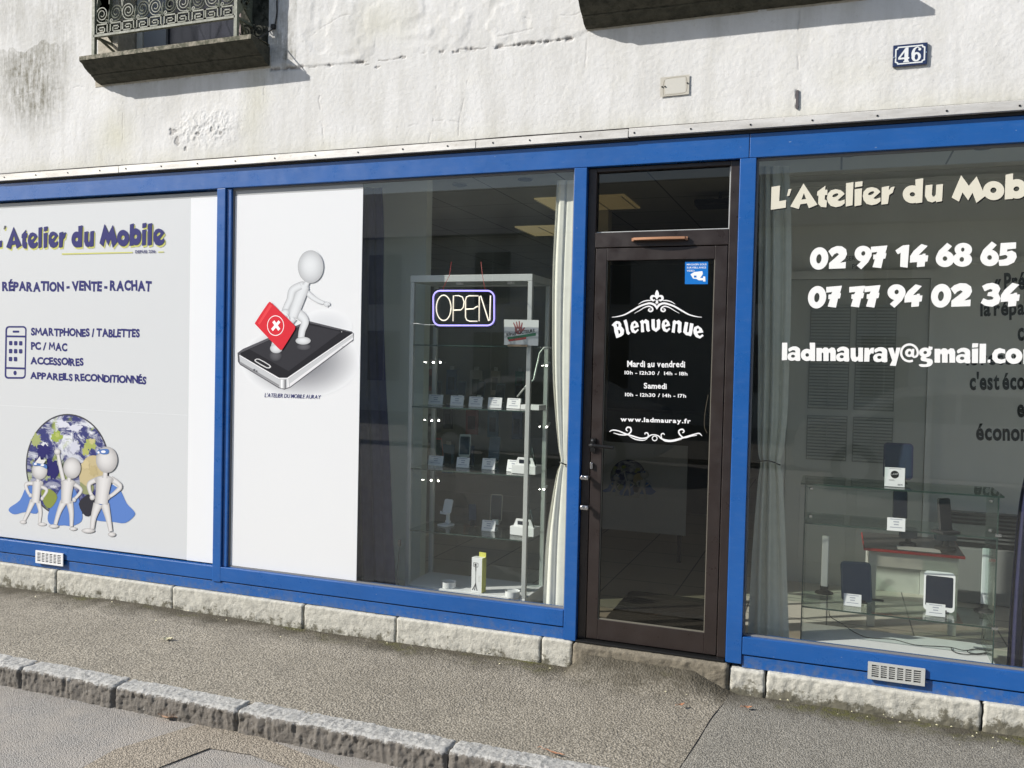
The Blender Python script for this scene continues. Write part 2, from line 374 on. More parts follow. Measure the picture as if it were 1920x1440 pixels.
M['neon_w'] = mat('warm_white_neon', (.9, .85, .75), .4, emit=(1, .86, .68), es=.55)
M['neon_b'] = mat('violet_neon', (.4, .35, .8), .4, emit=(.36, .30, 1), es=1.1)
M['navy_plastic'] = mat('navy_plastic', (.022, .020, .050), .35)
M['acryl'] = glass_mat('dark_acrylic', (.30, .30, .34), .8, 0)
M['rubber'] = mat('black_rubber', (.02, .02, .02), .7)
M['red'] = mat('red_edge', (.45, .025, .02), .4)
M['iron'] = mat('painted_wrought_iron', (.16, .17, .125), .55, var=.25, vs=18, bmp=.2, bs=80)
M['enamel'] = mat('navy_enamel', (.016, .025, .075), .15, coat=.5)
M['leaf_a'] = mat('dry_leaf', (.66, .42, .27), .7, var=.2, vs=60)
M['leaf_b'] = mat('pale_leaf', (.62, .58, .38), .7, var=.2, vs=60)
M['leaf_c'] = mat('rusty_leaf', (.36, .17, .09), .7, var=.2, vs=60)
M['facade_grey'] = mat('opposite_house_wall', (.66, .64, .58), .9, var=.08, vs=.7)
M['slate'] = mat('slate_roof', (.06, .065, .075), .6, var=.2, vs=3)
# ------------------------------------------------------------------ numpy noise
_rng = np.random.RandomState(3)
_T = _rng.rand(256, 256)
def vnoise(x, y):
    xi = np.floor(x).astype(int); yi = np.floor(y).astype(int); fx = x-xi; fy = y-yi
    fx = fx*fx*(3-2*fx); fy = fy*fy*(3-2*fy)
    g = lambda a, b: _T[a % 256, b % 256]
    return (g(xi, yi)*(1-fx)+g(xi+1, yi)*fx)*(1-fy)+(g(xi, yi+1)*(1-fx)+g(xi+1, yi+1)*fx)*fy
def fbm(x, y, o=4, k=.5):
    s = 0; a = 1; t = 0
    for i in range(o): s = s+a*vnoise(x*2**i+i*17.3, y*2**i+i*9.1); t += a; a *= k
    return s/t
def dseg(x, z, pts):
    d = np.full(x.shape, 9.)
    for (ax, az), (bx, bz) in zip(pts[:-1], pts[1:]):
        L = (bx-ax)**2+(bz-az)**2 or 1e-9
        t = np.clip(((x-ax)*(bx-ax)+(z-az)*(bz-az))/L, 0, 1)
        d = np.minimum(d, np.hypot(x-ax-t*(bx-ax), z-az-t*(bz-az)))
    return d
def wp(*pts): return [(W(x, y, 0).x, W(x, y, 0).z) for x, y in pts]

WIN_TOP, LSILL, RSILL, PL_TOP = 2.63, .295, .276, .137
# ------------------------------------------------------------------ ground
def sheet(name, x0, x1, y0, y1, z, m, nx=1, ny=1, c=(1, 1, 1)):
    mb = MB(); vs = [(x0+(x1-x0)*i/nx, y0+(y1-y0)*j/ny, z) for j in range(ny+1) for i in range(nx+1)]
    mb.add(vs, [(j*(nx+1)+i, j*(nx+1)+i+1, (j+1)*(nx+1)+i+1, (j+1)*(nx+1)+i) for j in range(ny) for i in range(nx)], c)
    return structure(mb.build(name, m))
sheet('road', -60, 60, -60, -1.12, -.105, M['road'])
# pavement: one sheet with slightly uneven surface, dropping a little at the far left
def pavement():
    ny = 70; x = np.concatenate([[-60, -20], np.linspace(-7, 2.2, 420), [20, 60]]); nx = len(x)
    y = np.linspace(-1.07, .2, ny); X, Y = np.meshgrid(x, y)
    Z = (fbm(X*1.3+50, Y*1.3+50, 3)-.5)*.022 + (fbm(X*9+20, Y*9+70, 3)-.5)*.006 - .03*np.clip((-4.3-X)/1.2, 0, 1)
    Z = Z-.004
    # cement-fillet ramp below the doorstep
    Z = Z + .095*np.clip(1+(Y+.03)/.17, 0, 1)**1.6*np.clip((X+1.27)/.09, 0, 1)*np.clip((-.40-X)/.22, 0, 1)
    V = np.stack([X, Y, Z], -1).reshape(-1, 3); mb = MB()
    mb.add(V.tolist(), [(j*nx+i, j*nx+i+1, (j+1)*nx+i+1, (j+1)*nx+i) for j in range(ny-1) for i in range(nx-1)], (0, 0, 0))
    structure(mb.build('pavement', M['pavement'], smooth=True))
    # newer, finer asphalt at the right, with a ragged seam
    seam = [(-.432, -.036), (-.452, -.2), (-.479, -.369), (-.50, -.62), (-.53, -.92), (-.545, -1.065)]
    mb = MB(); s = catmull(seam, 8); xs2 = np.linspace(0, 1, 90); vs = []
    for (sx, sy) in s:
        sx += random.uniform(-.004, .004)
        for t in xs2:
            xx = sx+(2.2-sx)*t
            zz = float((fbm(np.array(xx*1.3+50), np.array(sy*1.3+50), 3)-.5)*.022+(fbm(np.array(xx*9+20), np.array(sy*9+70), 3)-.5)*.006)
            if xx < -.3: zz += .095*max(0, min(1, 1+(sy+.03)/.17))**1.6*max(0, min(1, (-.40-xx)/.22))
            vs.append((xx, sy, zz+(.004 if t > .004 else .0)))
    n = len(xs2); mb.add(vs, [(j*n+i, (j+1)*n+i, (j+1)*n+i+1, j*n+i+1) for j in range(len(s)-1) for i in range(n-1)], (0, 0, 0))
    structure(mb.build('pavement_patch', M['patch'], smooth=True))
    mb = MB(); mb.tube([(a+.0, b, -.001+(fbm(np.array(a*1.3+50), np.array(b*1.3+50), 3)-.5)*.022) for a, b in s], .0035, 5)
    structure(mb.build('pavement_seam', M['black']))
pavement()
# worn beige band on the road and darker repair inside it
def band():
    o = [(130-260, 1440+160), (215, 1405), (380, 1355), (470, 1374), (640, 1440), (700, 1470), (620, 1500), (540, 1440), (470, 1415), (393, 1403), (295, 1440), (200, 1500)]
    mb = MB(); pts = [W(x, y, Z=-.101) for x, y in o]
    mb.add(pts, [tuple(t) for t in tessellate_polygon([[Vector((p.x, p.y, 0)) for p in pts]])])
    structure(mb.build('road_marking', M['marking']))
    mb = MB(); q = [W(x, y, Z=-.100) for x, y in ((393, 1403), (372, 1411), (340, 1423), (297, 1440))]
    mb.tube(q, .0016, 5); structure(mb.build('road_joint', M['black']))
band()

def rough_block(x0, x1, y0, y1, z0, z1, res, amp, rnd, seed, dirt):
    """a hewn stone: front, top and end faces of one displaced grid"""
    nx = max(2, int((x1-x0)/res)); prof = []
    h = z1-z0; d = y1-y0
    for i in range(int(h/res)+1): prof.append((0, z0+h*i/int(h/res)))
    for i in range(1, int(d/res)+1): prof.append((d*i/int(d/res), z1))
    P = np.array(prof); S = np.arange(len(P))*res
    X, SS = np.meshgrid(np.linspace(x0, x1, nx), S)
    Yp = np.repeat(P[:, 0:1], nx, 1); Zp = np.repeat(P[:, 1:2], nx, 1)
    n = fbm(X*16+seed*3.1, SS*16+seed, 5, .65)-.5; k = fbm(X*55+seed, SS*55, 3)-.5
    top = (Yp > 0)
    a = amp*(n*1.6+k*.6)
    if dirt > 1: a = a+.006*(fbm(X*55+seed, SS*22+3, 3, .6)-.5)*2
    Yo = np.where(top, 0, -a); Zo = np.where(top, a*.6, 0)
    # rounded arris and ends
    e = np.minimum(np.abs(Zp-z1)+Yp, .5); rr = rnd*np.clip(1-e/(rnd*1.6), 0, 1)**2
    ex = np.minimum(X-x0, x1-X); re = rnd*1.0*np.clip(1-ex/(rnd*1.4), 0, 1)**2
    Yf = Yp+Yo+rr*.6+np.where(top, 0, re); Zf = Zp+Zo-rr*.6-np.where(top, re, re*.4)
    Xf = X+(fbm(SS*30+seed, X*3, 2)-.5)*amp*1.2*(ex < .004)
    mb = MB(); V = np.stack([Xf, y0+Yf, Zf], -1).reshape(-1, 3)
    D = np.clip(dirt*(1-(Zp-z0)/h)*1.7+(.62 if dirt > 1 else 0)*(Yp <= 0), 0, 1); cols = [(float(q), 0, 0) for q in D.reshape(-1)]
    mb.add(V.tolist(), [(j*nx+i, j*nx+i+1, (j+1)*nx+i+1, (j+1)*nx+i) for j in range(len(P)-1) for i in range(nx-1)], cols)
    for i0 in (0, nx-1):       # end faces
        b = [V[j*nx+i0] for j in range(len(P))]
        mb.add([tuple(q) for q in b]+[(b[-1][0], y1, z0)], [tuple(range(len(b)+1)) if i0 else tuple(range(len(b)+1))[::-1]], (dirt*.5, 0, 0))
    return mb
# kerb: each stone a thing
kx = [-8.2, -7.2, -6.3, -5.5, -4.62, -3.82, -3.215, -2.50, -1.45, -.42, .62, 1.7, 2.7]
lab = {3: 'granite kerb stone cut by the left edge of the picture', 4: 'short granite kerb stone at the far left end of the kerb', 5: 'granite kerb stone below the vent grille at the left', 6: 'granite kerb stone just above the orange dry leaf on the road',
       7: 'long granite kerb stone above the beige worn band of the road', 8: 'last long granite kerb stone before the kerb leaves the bottom of the picture'}
for i in range(len(kx)-1):
    g = .002+.003*random.random()
    yo = random.uniform(-.006, .006)
    o = rough_block(kx[i]+g, kx[i+1]-g, -1.165+yo, -1.05, -.125, .002+random.uniform(-.004, .003), .005, .013, .012, i*7+1, 1.01).build('kerb_stone', M['granite'], smooth=True)
    tag(o, lab.get(i, 'granite kerb stone beyond the edge of the picture'), 'kerb stone', 'granite kerb stones along the pavement')
o = MB(); o.box((-9, -1.115, -.14), (3, -1.06, -.035)); structure(o.build('kerb_bed', M['black']))

# ------------------------------------------------------------------ the building
B = thing('building', 'white rendered building with the blue framed shop front and stone window ledges', 'building', (-2, 0, 0))
def part(name, mb, m, parent=None, label=None, **k):
    o = mb.build(name, m, parent or B, **k)
    if label: o['label'] = label
    return o

def wall():
    x0, x1, z0, z1, h = -5.75, 1.25, 2.80, 4.06, .0045
    xs = np.arange(x0, x1+h/2, h); zs = np.arange(z0, z1+h/2, h)
    X, Z = np.meshgrid(xs, zs); nx, nz = len(xs), len(zs)
    Y = np.zeros_like(X)
    Y -= (fbm(X*2.2+9, Z*2.2, 3)-.5)*.007
    joint = dseg(X, Z, wp((440, 134), (497, 131), (640, 121), (750, 110), (860, 95), (960, 86), (1097, 70)))
    jl = np.interp(X, [p[0] for p in wp((0, 190), (497, 131), (640, 121), (750, 110), (960, 86), (1097, 70), (1500, 40))], [p[1] for p in wp((0, 190), (497, 131), (640, 121), (750, 110), (960, 86), (1097, 70), (1500, 40))])
    up = np.clip((Z-jl)/.008, 0, 1); Y -= .0035*up*np.clip((fbm(X*7, Z*7+3, 3)-.36)*6, 0, 1)*np.clip((X+3.5)/.3, 0, 1)*np.clip((-1.1-X)/.2, 0, 1)
    wob = (fbm(X*14, Z*14+4, 3)-.5)*.02
    cr = np.zeros_like(X)
    cracks = [(.0025, .005, ((690, 20), (640, 30), (600, 55), (560, 88))), (.003, .008, ((500, 131), (600, 125), (640, 121), (690, 116), (750, 110))),
              (.003, .008, ((860, 93), (940, 88), (1010, 79), (1075, 72))), (.0025, .005, ((985, 34), (1010, 38), (1040, 32), (1080, 30), (1097, 20))),
              (.0035, .006, ((603, 160), (598, 190), (605, 225), (608, 270))), (.003, .005, ((805, 268), (812, 230), (816, 200), (818, 165))),
              (.003, .005, ((860, 262), (862, 225), (872, 180), (878, 150))), (.003, .004, ((745, 240), (790, 232), (840, 224), (860, 229))),
              (.003, .004, ((232, 185), (231, 240), (230, 305))), (.003, .005, ((496, 135), (496, 180), (494, 215))),
              (.0045, .014, ((1495, 168), (1495, 200))), (.003, .006, ((1499, 22), (1498, 50), (1497, 90), (1497, 150))),
              (.003, .004, ((1100, 75), (1098, 120), (1096, 150))), (.003, .004, ((0, 185), (60, 172), (110, 168), (160, 162))), (.003, .005, ((1000, 55), (960, 62), (930, 70)))]
    for w, dep, pts in cracks:
        d = dseg(X+wob*.6, Z+wob, wp(*pts)); q = np.clip(1-d/(w*1.6), 0, 1)*np.clip((fbm(X*26, Z*26, 3)-(.36 if dep > .006 else .42))*8, 0, 1)
        Y += q*dep*.45; cr = np.maximum(cr, q*(.55 if dep > .0065 else .25))
    # chipped spots along the joint
    ch = np.clip(1-joint/.018, 0, 1)*np.clip((fbm(X*20+3, Z*20, 4)-.56)*9, 0, 1); Y += ch*.008; cr = np.maximum(cr, ch*.8)
    # blistered and peeled paint
    bx, bz = wp((385, 240))[0]; bl = np.clip(1-np.hypot((X-bx)/.34, (Z-bz)/.15), 0, 1)
    rid = np.abs(fbm(X*24+5, Z*24, 4, .6)-.5)*2
    Y -= np.clip(bl*1.6, 0, 1)*(1-rid)**3*.006
    pe = np.zeros_like(X)
    for (px, py, rx, rz) in ((325, 248, .028, .03), (333, 264, .022, .03), (349, 278, .016, .025), (372, 250, .018, .018), (398, 242, .012, .02), (415, 250, .018, .01), (690, 122, .03, .006), (708, 127, .02, .008), (755, 108, .035, .009), (855, 98, .02, .01), (930, 91, .018, .006)):
        cx, cz = wp((px, py))[0]
        q = np.clip(1.25-np.hypot((X-cx)/rx, (Z-cz)/rz)+(fbm(X*60, Z*60, 3)-.5)*1.6, 0, 1); pe = np.maximum(pe, (q > .45)*1.)
    Y += pe*.004
    cr = np.maximum(cr, pe*.42)
    Y += (fbm(X*60, Z*60+8, 2)-.5)*.0013
    # stains: run-down at the upper left, under the ledges, over the strip, plus painted railing shade
    def blob(px, py, rx, rz):
        cx, cz = wp((px, py))[0]; return np.clip(1.2-np.hypot((X-cx)/rx, (Z-cz)/rz), 0, 1)
    st = .95*blob(50, 130, .42, .30)*(Z < wp((50, 88))[0][1]+(fbm(X*9, Z*2, 3)-.5)*.16)+.6*blob(70, 200, .3, .2)+.45*blob(110, 50, .25, .25)+.35*blob(20, 30, .2, .3)
    st += .8*np.clip(1-np.abs(Z-3.34)/.03, 0, 1)*((X > -4.5) & (X < -3.25))*(fbm(X*22, Z*9, 3) > .5)
    st += .35*blob(480, 110, .12, .3)+.18*fbm(X*1.5+30, Z*1.2, 4)
    st += .35*np.clip(1-(Z-2.82)/.05, 0, 1)*fbm(X*6, Z*6, 3)
    st += .8*((np.abs(X+3.13) < .1) & (Z > 3.36))*fbm(X*12, Z*6, 3)  # dark band painted where the railing shadow falls beside the jamb
    st += .55*blob(530, 95, .1, .22)
    yl = .8*blob(480, 210, .12, .3)+.8*blob(215, 260, .2, .2)+.7*blob(720, 40, .25, .14)+.4*blob(1600, 140, .2, .1)+.5*np.clip(1-(Z-2.82)/.1, 0, 1)
    # holes of the first-floor windows
    keep = np.ones_like(X, bool)
    for (a, b) in ((-4.38, -3.40), (-1.08, -.09)): keep &= ~((X > a) & (X < b) & (Z > 3.45))
    V = np.stack([X, Y-.004, Z], -1).reshape(-1, 3); C = np.stack([np.clip(st, 0, 1), np.clip(cr, 0, 1), np.clip(yl*fbm(X*5, Z*4, 3)*1.4, 0, 1)], -1).reshape(-1, 3)
    me = bpy.data.meshes.new('wall')
    i, j = np.meshgrid(np.arange(nx-1), np.arange(nz-1)); k = (keep[:-1, :-1]).reshape(-1)
    a = (j*nx+i).reshape(-1)[k]; F = np.stack([a, a+1, a+1+nx, a+nx], -1)
    me.vertices.add(len(V)); me.vertices.foreach_set('co', V.ravel()); me.loops.add(F.size); me.loops.foreach_set('vertex_index', F.ravel())
    me.polygons.add(len(F)); me.polygons.foreach_set('loop_start', np.arange(0, F.size, 4)); me.polygons.foreach_set('loop_total', np.full(len(F), 4))
    me.polygons.foreach_set('use_smooth', [True]*len(F)); me.update(); me.validate()
    ca = me.color_attributes.new('Col', 'FLOAT_COLOR', 'POINT'); ca.data.foreach_set('color', np.concatenate([C, np.ones((len(C), 1))], 1).astype(np.float32).ravel())
    me.materials.append(M['stucco']); o = bpy.data.objects.new('wall', me); col.objects.link(o); attach(o, B)
    # the rest of the carcass: plain walls above and at the sides, slab over the shop
    c = (.1, 0, 0); mb = MB()
    mb.box((-9, .003, 2.80), (-5.74, .25, 7.5), c); mb.box((1.24, .003, 2.80), (4, .25, 7.5), c); mb.box((-5.74, .003, 4.055), (1.24, .25, 7.5), c)
    mb.box((-5.74, .02, 2.80), (1.24, .25, 3.44), c); mb.box((-5.74, .02, 3.44), (-4.39, .25, 4.05), c); mb.box((-3.39, .02, 3.44), (-1.09, .25, 4.05), c); mb.box((-.08, .02, 3.44), (1.24, .25, 4.05), c)
    mb.box((-9, 0, -.1), (-7, .25, 2.8), c); mb.box((2.35, 0, -.1), (4, .25, 2.8), c)
    mb.box((-9, .25, 2.98), (4, 8.2, 3.3), c); mb.box((-9, 8, -.1), (4, 8.2, 2.98), c); mb.box((-9, .25, -.1), (-8.8, 8, 2.98), c); mb.box((3.8, .25, -.1), (4, 8, 2.98), c)
    mb.box((-9, .25, 7.2), (4, 8.2, 7.5), c); mb.box((-9, 3, 3.3), (4, 3.2, 7.2), c)
    part('upper_wall', mb, M['stucco'])
wall()

# plinth stones
px_ = [-8.0, -6.6, -5.75, -4.86, -3.885, -2.915, -2.298, -1.427, -1.252]
for i in range(len(px_)-1):
    zt = PL_TOP - .03*max(0, (-4.4-px_[i])/1.0)*0
    part('plinth_stone', rough_block(px_[i]+.004, px_[i+1]-.004, -.014+random.uniform(-.002, .002), .05, -.08, zt+random.uniform(-.003, .002), .0075, .0055, .006, i*5+2, .62), M['plinth'], smooth=True)
for i, (a, b) in enumerate([(-.44, -.272), (-.264, .668), (.676, 1.7), (1.71, 2.6)]):
    part('plinth_stone', rough_block(a, b, -.018, .05, -.08, .120+(.004 if i else 0), .0075, .009, .008, 60+i*5, .85), M['plinth'], smooth=True)
part('doorstep', rough_block(-1.248, -.446, -.030, .05, -.08, .138, .008, .010, .014, 91, .5), M['step'], smooth=True)
mb = MB(); mb.box((-1.236, -.012, .138), (-.47, .06, .150)); part('threshold', mb, M['darkmetal'], bevel=.002)

# aluminium strip with screws
mb = MB(); segs = [-7, -5.41, -4.34, -1.86, -1.02, 2.3]
for a, b in zip(segs[:-1], segs[1:]):
    n = 20; dz = random.uniform(-.003, .003)
    for i in range(n):
        u0 = a+.002+(b-a-.004)*i/n; u1 = a+.002+(b-a-.004)*(i+1)/n
        z = 2.762+dz
        mb.add([(u0, -.030, z), (u1, -.030, z), (u1, -.030, z+.040), (u0, -.030, z+.040), (u0, -.012, z+.047), (u1, -.012, z+.047), (u0, .02, z-.0), (u1, .02, z)],
               [(0, 1, 2, 3), (3, 2, 5, 4), (6, 7, 1, 0)])
strip_o = part('metal_strip', mb, M['alu_strip'])
for (px, py) in ((8, 330), (67, 327), (127, 324), (187, 321), (236, 318.5), (302, 314), (370, 309.5), (441, 304.5), (515, 300), (591, 295.5), (671, 291), (755, 285.5), (839, 279.5), (924, 274), (993, 269.5), (1088, 262.5), (1189, 255), (1295, 247.5), (1407, 238.5), (1523, 228.5), (1645, 218.5), (1775, 208.5), (1912, 197.5)):
    mb = MB(); q = W(px, py, -.030); mb.lathe((q.x, 0, 0), [(.005, 0), (.004, .003)], 8); b_ = mb.v[-16:]
    mb.v[-16:] = [(q.x+(v[0]-q.x), -.0302-v[2], 2.782+v[1]+random.uniform(-.0005, .0005)) for v in b_]
    part('screw', mb, M['darkmetal'], strip_o)
mb = MB(); mb.box((-8, -.004, 2.748), (2.35, .09, 2.80)); part('strip_backing', mb, M['black'])
mb = MB(); pts = [(-5.5+.35*i, -.007+random.uniform(-.002, .002), 2.812+random.uniform(-.002, .002)) for i in range(20)]
mb.tube(pts, .003, 5); part('sealant_bead', mb, M['brown'])

# blue shop front
mb = MB(); mb.box((-8, 0, WIN_TOP), (-.424, .09, 2.747)); mb.box((-.422, .0015, WIN_TOP), (2.35, .09, 2.747)); part('header_beam', mb, M['blue'], bevel=.003)
for (a, b, name) in ((-3.590, -3.528, 0), (-1.309, -1.240, 1), (-.466, -.388, 1)):
    mb = MB(); mb.box((a, -.001, LSILL-.095 if not name else PL_TOP+.002), (b, .085, WIN_TOP-.0015)); part('post', mb, M['blue'], bevel=.0035)
mb = MB(); mb.box((-3.526, .012, LSILL+.001), (-3.492, .085, WIN_TOP-.0015)); part('post', mb, M['blue'], bevel=.004, label='narrow blue profile beside the wide post')
for (a, b, s, z2) in ((-8, -1.311, LSILL, .205), (-.386, 2.35, RSILL, .186)):
    mb = MB(); mb.box((a, 0, z2+.003), (b, .085, s)); part('sill_beam', mb, M['blue'], bevel=.003)
    mb = MB(); mb.box((a, .008, PL_TOP+.001 if s == LSILL else .122), (b, .085, z2-.004)); part('bottom_board', mb, M['blue_lower'], bevel=.002)
    mb = MB(); mb.box((a, .02, PL_TOP), (b, .085, z2+.01)); part('joint_backing', mb, M['black'])
# glass panes and seals
for (a, b, s) in ((-3.49, -1.311, LSILL), (-.386, 2.30, RSILL)):
    mb = MB(); mb.add([(a, .034, s), (b, .034, s), (b, .034, WIN_TOP), (a, .034, WIN_TOP)], [(0, 1, 2, 3)]); part('window_pane', mb, M['glass'])
    mb = MB(); mb.box((a, .026, WIN_TOP-.012), (b, .042, WIN_TOP-.0005)); mb.box((a, .026, s+.0005), (b, .042, s+.008))
    mb.box((a, .026, s+.008), (a+.008, .042, WIN_TOP-.012)); mb.box((b-.008, .026, s+.008), (b, .042, WIN_TOP-.012)); part('window_seal', mb, M['seal'])

# door
mb = MB(); Z0 = .150
mb.box((-1.2385, .028, Z0), (-1.194, .085, WIN_TOP-.002)); mb.box((-.512, .028, Z0), (-.468, .085, WIN_TOP-.002)); mb.box((-1.194, .028, 2.214), (-.512, .085, 2.292)); mb.box((-1.194, .028, 2.606), (-.512, .085, WIN_TOP-.002))
part('door_frame', mb, M['brown'], bevel=.003)
tr = MB(); tr.add([(-1.194, .055, 2.292), (-.512, .055, 2.292), (-.512, .055, 2.606), (-1.194, .055, 2.606)], [(0, 1, 2, 3)]); part('transom_pane', tr, M['glass_door'])
tr = MB(); tr.box((-1.194, .046, 2.292), (-.512, .052, 2.298)); tr.box((-.518, .046, 2.298), (-.512, .052, 2.606)); part('transom_seal', tr, M['alu'])
door = MB(); gx0, gx1, gz0, gz1 = -1.131, -.577, .262, 2.146
door.box((-1.190, .030, Z0+.006), (gx0, .075, 2.209)); door.box((gx1, .030, Z0+.006), (-.516, .075, 2.209)); door.box((gx0+.0003, .0302, Z0+.006), (gx1-.0003, .075, gz0)); door.box((gx0+.0003, .0302, gz1), (gx1-.0003, .075, 2.209))
D_ = part('door', door, M['brown'], bevel=.002)
mb = MB(); mb.add([(gx0, .045, gz0), (gx1, .045, gz0), (gx1, .045, gz1), (gx0, .045, gz1)], [(0, 1, 2, 3)]); part('door_pane', mb, M['glass_door'], D_)
mb = MB(); mb.box((gx0, .036, gz0), (gx0+.004, .044, gz1)); mb.box((gx1-.004, .036, gz0), (gx1, .044, gz1)); mb.box((gx0+.004, .036, gz0), (gx1-.004, .044, gz0+.006)); part('pane_bead', mb, mat('dull_bead', (.16, .15, .12), .4), D_)
q = W(1112, 834, .03); mb = MB(); mb.box((q.x-.012, .018, q.z-.035), (q.x+.016, .030, q.z+.035)); mb.tube([(q.x, .03, q.z+.002), (q.x, -.025, q.z+.002), (q.x+.012, -.032, q.z+.002), (q.x+.125, -.030, q.z-.003)], .0085, 10)
part('lever_handle', mb, M['darkmetal'], D_, smooth=False)
mb = MB(); mb.lathe((q.x, 0, 0), [(.006, 0), (.006, .004)], 10); v = mb.v; mb.v = [(a, .012-c, q.z+.026+b) for a, b, c in v]; part('handle_screw', mb, M['steel'], D_); mb = MB(); q2 = W(1110, 873, .03); mb.box((q2.x-.007, .016, q2.z-.016), (q2.x+.007, .030, q2.z+.016))
part('lock_cylinder', mb, M['steel'], D_, bevel=.002)
# copper pull on the transom bar
mb = MB(); a = W(1188, 450, .028); b = W(1288, 446, .028); zc = (a.z+b.z)/2
mb.prism([(a.x-.004, .030), (a.x+.006, .002)]+[(a.x+.006+(b.x-a.x-.012)*k/8, -.006-.010*math.sin(math.pi*k/8)) for k in range(9)]+[(b.x-.006, .002), (b.x+.004, .030)], zc-.006, zc+.005, 'z')
mb.box((a.x-.006, .010, zc-.010), (a.x+.004, .028, zc+.006)); mb.box((b.x-.004, .010, zc-.010), (b.x+.006, .028, zc+.006)); part('pull_handle', mb, M['copper'], bevel=.001)
for py in (895, 951):
    q = W(1094, py, .0); mb = MB(); mb.box((q.x-.008, -.016, q.z-.011), (q.x+.028, -.004, q.z+.011)); mb.tube([(q.x-.002, -.004, q.z), (q.x-.002, -.026, q.z)], .010, 12); mb.tube([(q.x+.022, .028, q.z), (q.x+.022, -.022, q.z)], .009, 12)
    part('latch_clip', mb, M['steel'], bevel=.002)

# first-floor windows: stone jambs, shutter, dark room
for (x0, x1, first) in ((-4.545, -3.228, True), (-1.245, .08, False)):
    j = .17
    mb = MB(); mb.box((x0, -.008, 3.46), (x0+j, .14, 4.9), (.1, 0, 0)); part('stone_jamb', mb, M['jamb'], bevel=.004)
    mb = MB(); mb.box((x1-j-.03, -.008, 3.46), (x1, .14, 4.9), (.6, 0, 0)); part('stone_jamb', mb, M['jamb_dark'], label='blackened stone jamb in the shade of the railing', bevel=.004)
    mb = MB(); mb.box((x0-.02, -.006, 3.326), (x1+.02, .10, 3.40), (.2, 0, 0)); part('ledge_block', mb, M['jamb'], bevel=.003)
    mb = MB(); mb.box((x0+j+.01, .14, 3.45), (x0+j+.055, .19, 4.9)); mb.box((x1-j-.09, .14, 3.45), (x1-j-.05, .19, 4.9)); mb.box((x0+j+.055, .14, 4.84), (x1-j-.09, .19, 4.9)); wf = part('upper_window_frame', mb, M['whitepaint'])
    mb = MB(); mb.box((x0+j+.06, .15, 3.45), (x0+j+.24, .17, 4.9)); part('shutter_panel', mb, mat('grey_shutter', (.30, .31, .33), .6), wf)
    mb = MB(); mb.box((x0+j+.24, .17, 3.45), (x1-j-.09, .175, 4.9)); part('upper_pane', mb, mat('dark_room_pane', (.012, .012, .02), .15), wf)
    mb = MB(); mb.box((x1-.36, .15, 3.45), (x1-.29, .165, 4.9)); part('inner_curtain', mb, mat('old_rose_curtain', (.33, .26, .25), .9), wf)

# balcony: moulded ledge and wrought-iron railing
PROF = [(.18, 3.462), (.18, 3.434), (.168, 3.430), (.158, 3.424), (.140, 3.405), (.118, 3.390), (.098, 3.380), (.088, 3.378), (.088, 3.372), (.072, 3.366), (.058, 3.352), (.036, 3.344), (.018, 3.340), (.010, 3.338), (-.02, 3.338), (-.02, 3.462)]
def ledge(x0, x1):
    nx = int((x1-x0)/.02); P = []
    for a, b in zip(PROF[:-1], PROF[1:]):
        n = max(1, int(math.hypot(b[0]-a[0], b[1]-a[1])/.014)); P += [(a[0]+(b[0]-a[0])*i/n, a[1]+(b[1]-a[1])*i/n) for i in range(n)]
    P = np.array(P); S = np.arange(len(P)); X, SS = np.meshgrid(np.linspace(x0, x1, nx), S)
    n = (fbm(X*18, SS*.7, 4, .6)-.5)*.008; Yp = -np.repeat(P[:, :1], nx, 1)-n*(np.repeat(P[:, :1], nx, 1) > 0); Zp = np.repeat(P[:, 1:], nx, 1)+n*.7
    V = np.stack([X, Yp, Zp], -1).reshape(-1, 3).tolist(); m = len(P); mb = MB()
    mb.add(V, [(j*nx+i, ((j+1) % m)*nx+i, ((j+1) % m)*nx+i+1, j*nx+i+1) for j in range(m) for i in range(nx-1)], (.4, 0, 0))
    for i0 in (0, nx-1):
        tr = tessellate_polygon([[Vector((p[0], p[1], 0)) for p in P]]); mb.add([V[j*nx+i0] for j in range(m)], [tuple(t) for t in tr], (.4, 0, 0))
    return mb
def slab_edge_mat():
    m, nt, b = new_mat('pale_stone_edge'); 
    c = mixc(nt, ramp(nt, noise(nt, 28, 6, .7), [(.42, 0.), (.60, 1.)]), (.085, .085, .055), (.30, .27, .21)); nt.links.new(c, b.inputs['Base Color']); b.inputs['Roughness'].default_value = .9
    nt.links.new(bump(nt, noise(nt, 60, 5), .6, .006), b.inputs['Normal']); return m
M['slab_edge'] = slab_edge_mat()  # patchy paler tone on the ledge's front lip and top
def ell(cx, cy, rx, ry, tilt=0, n=28):
    c, s = math.cos(tilt), math.sin(tilt)
    return [(cx+rx*math.cos(a)*c-ry*math.sin(a)*s, cy+rx*math.cos(a)*s+ry*math.sin(a)*c) for a in [2*math.pi*i/n for i in range(n)]]
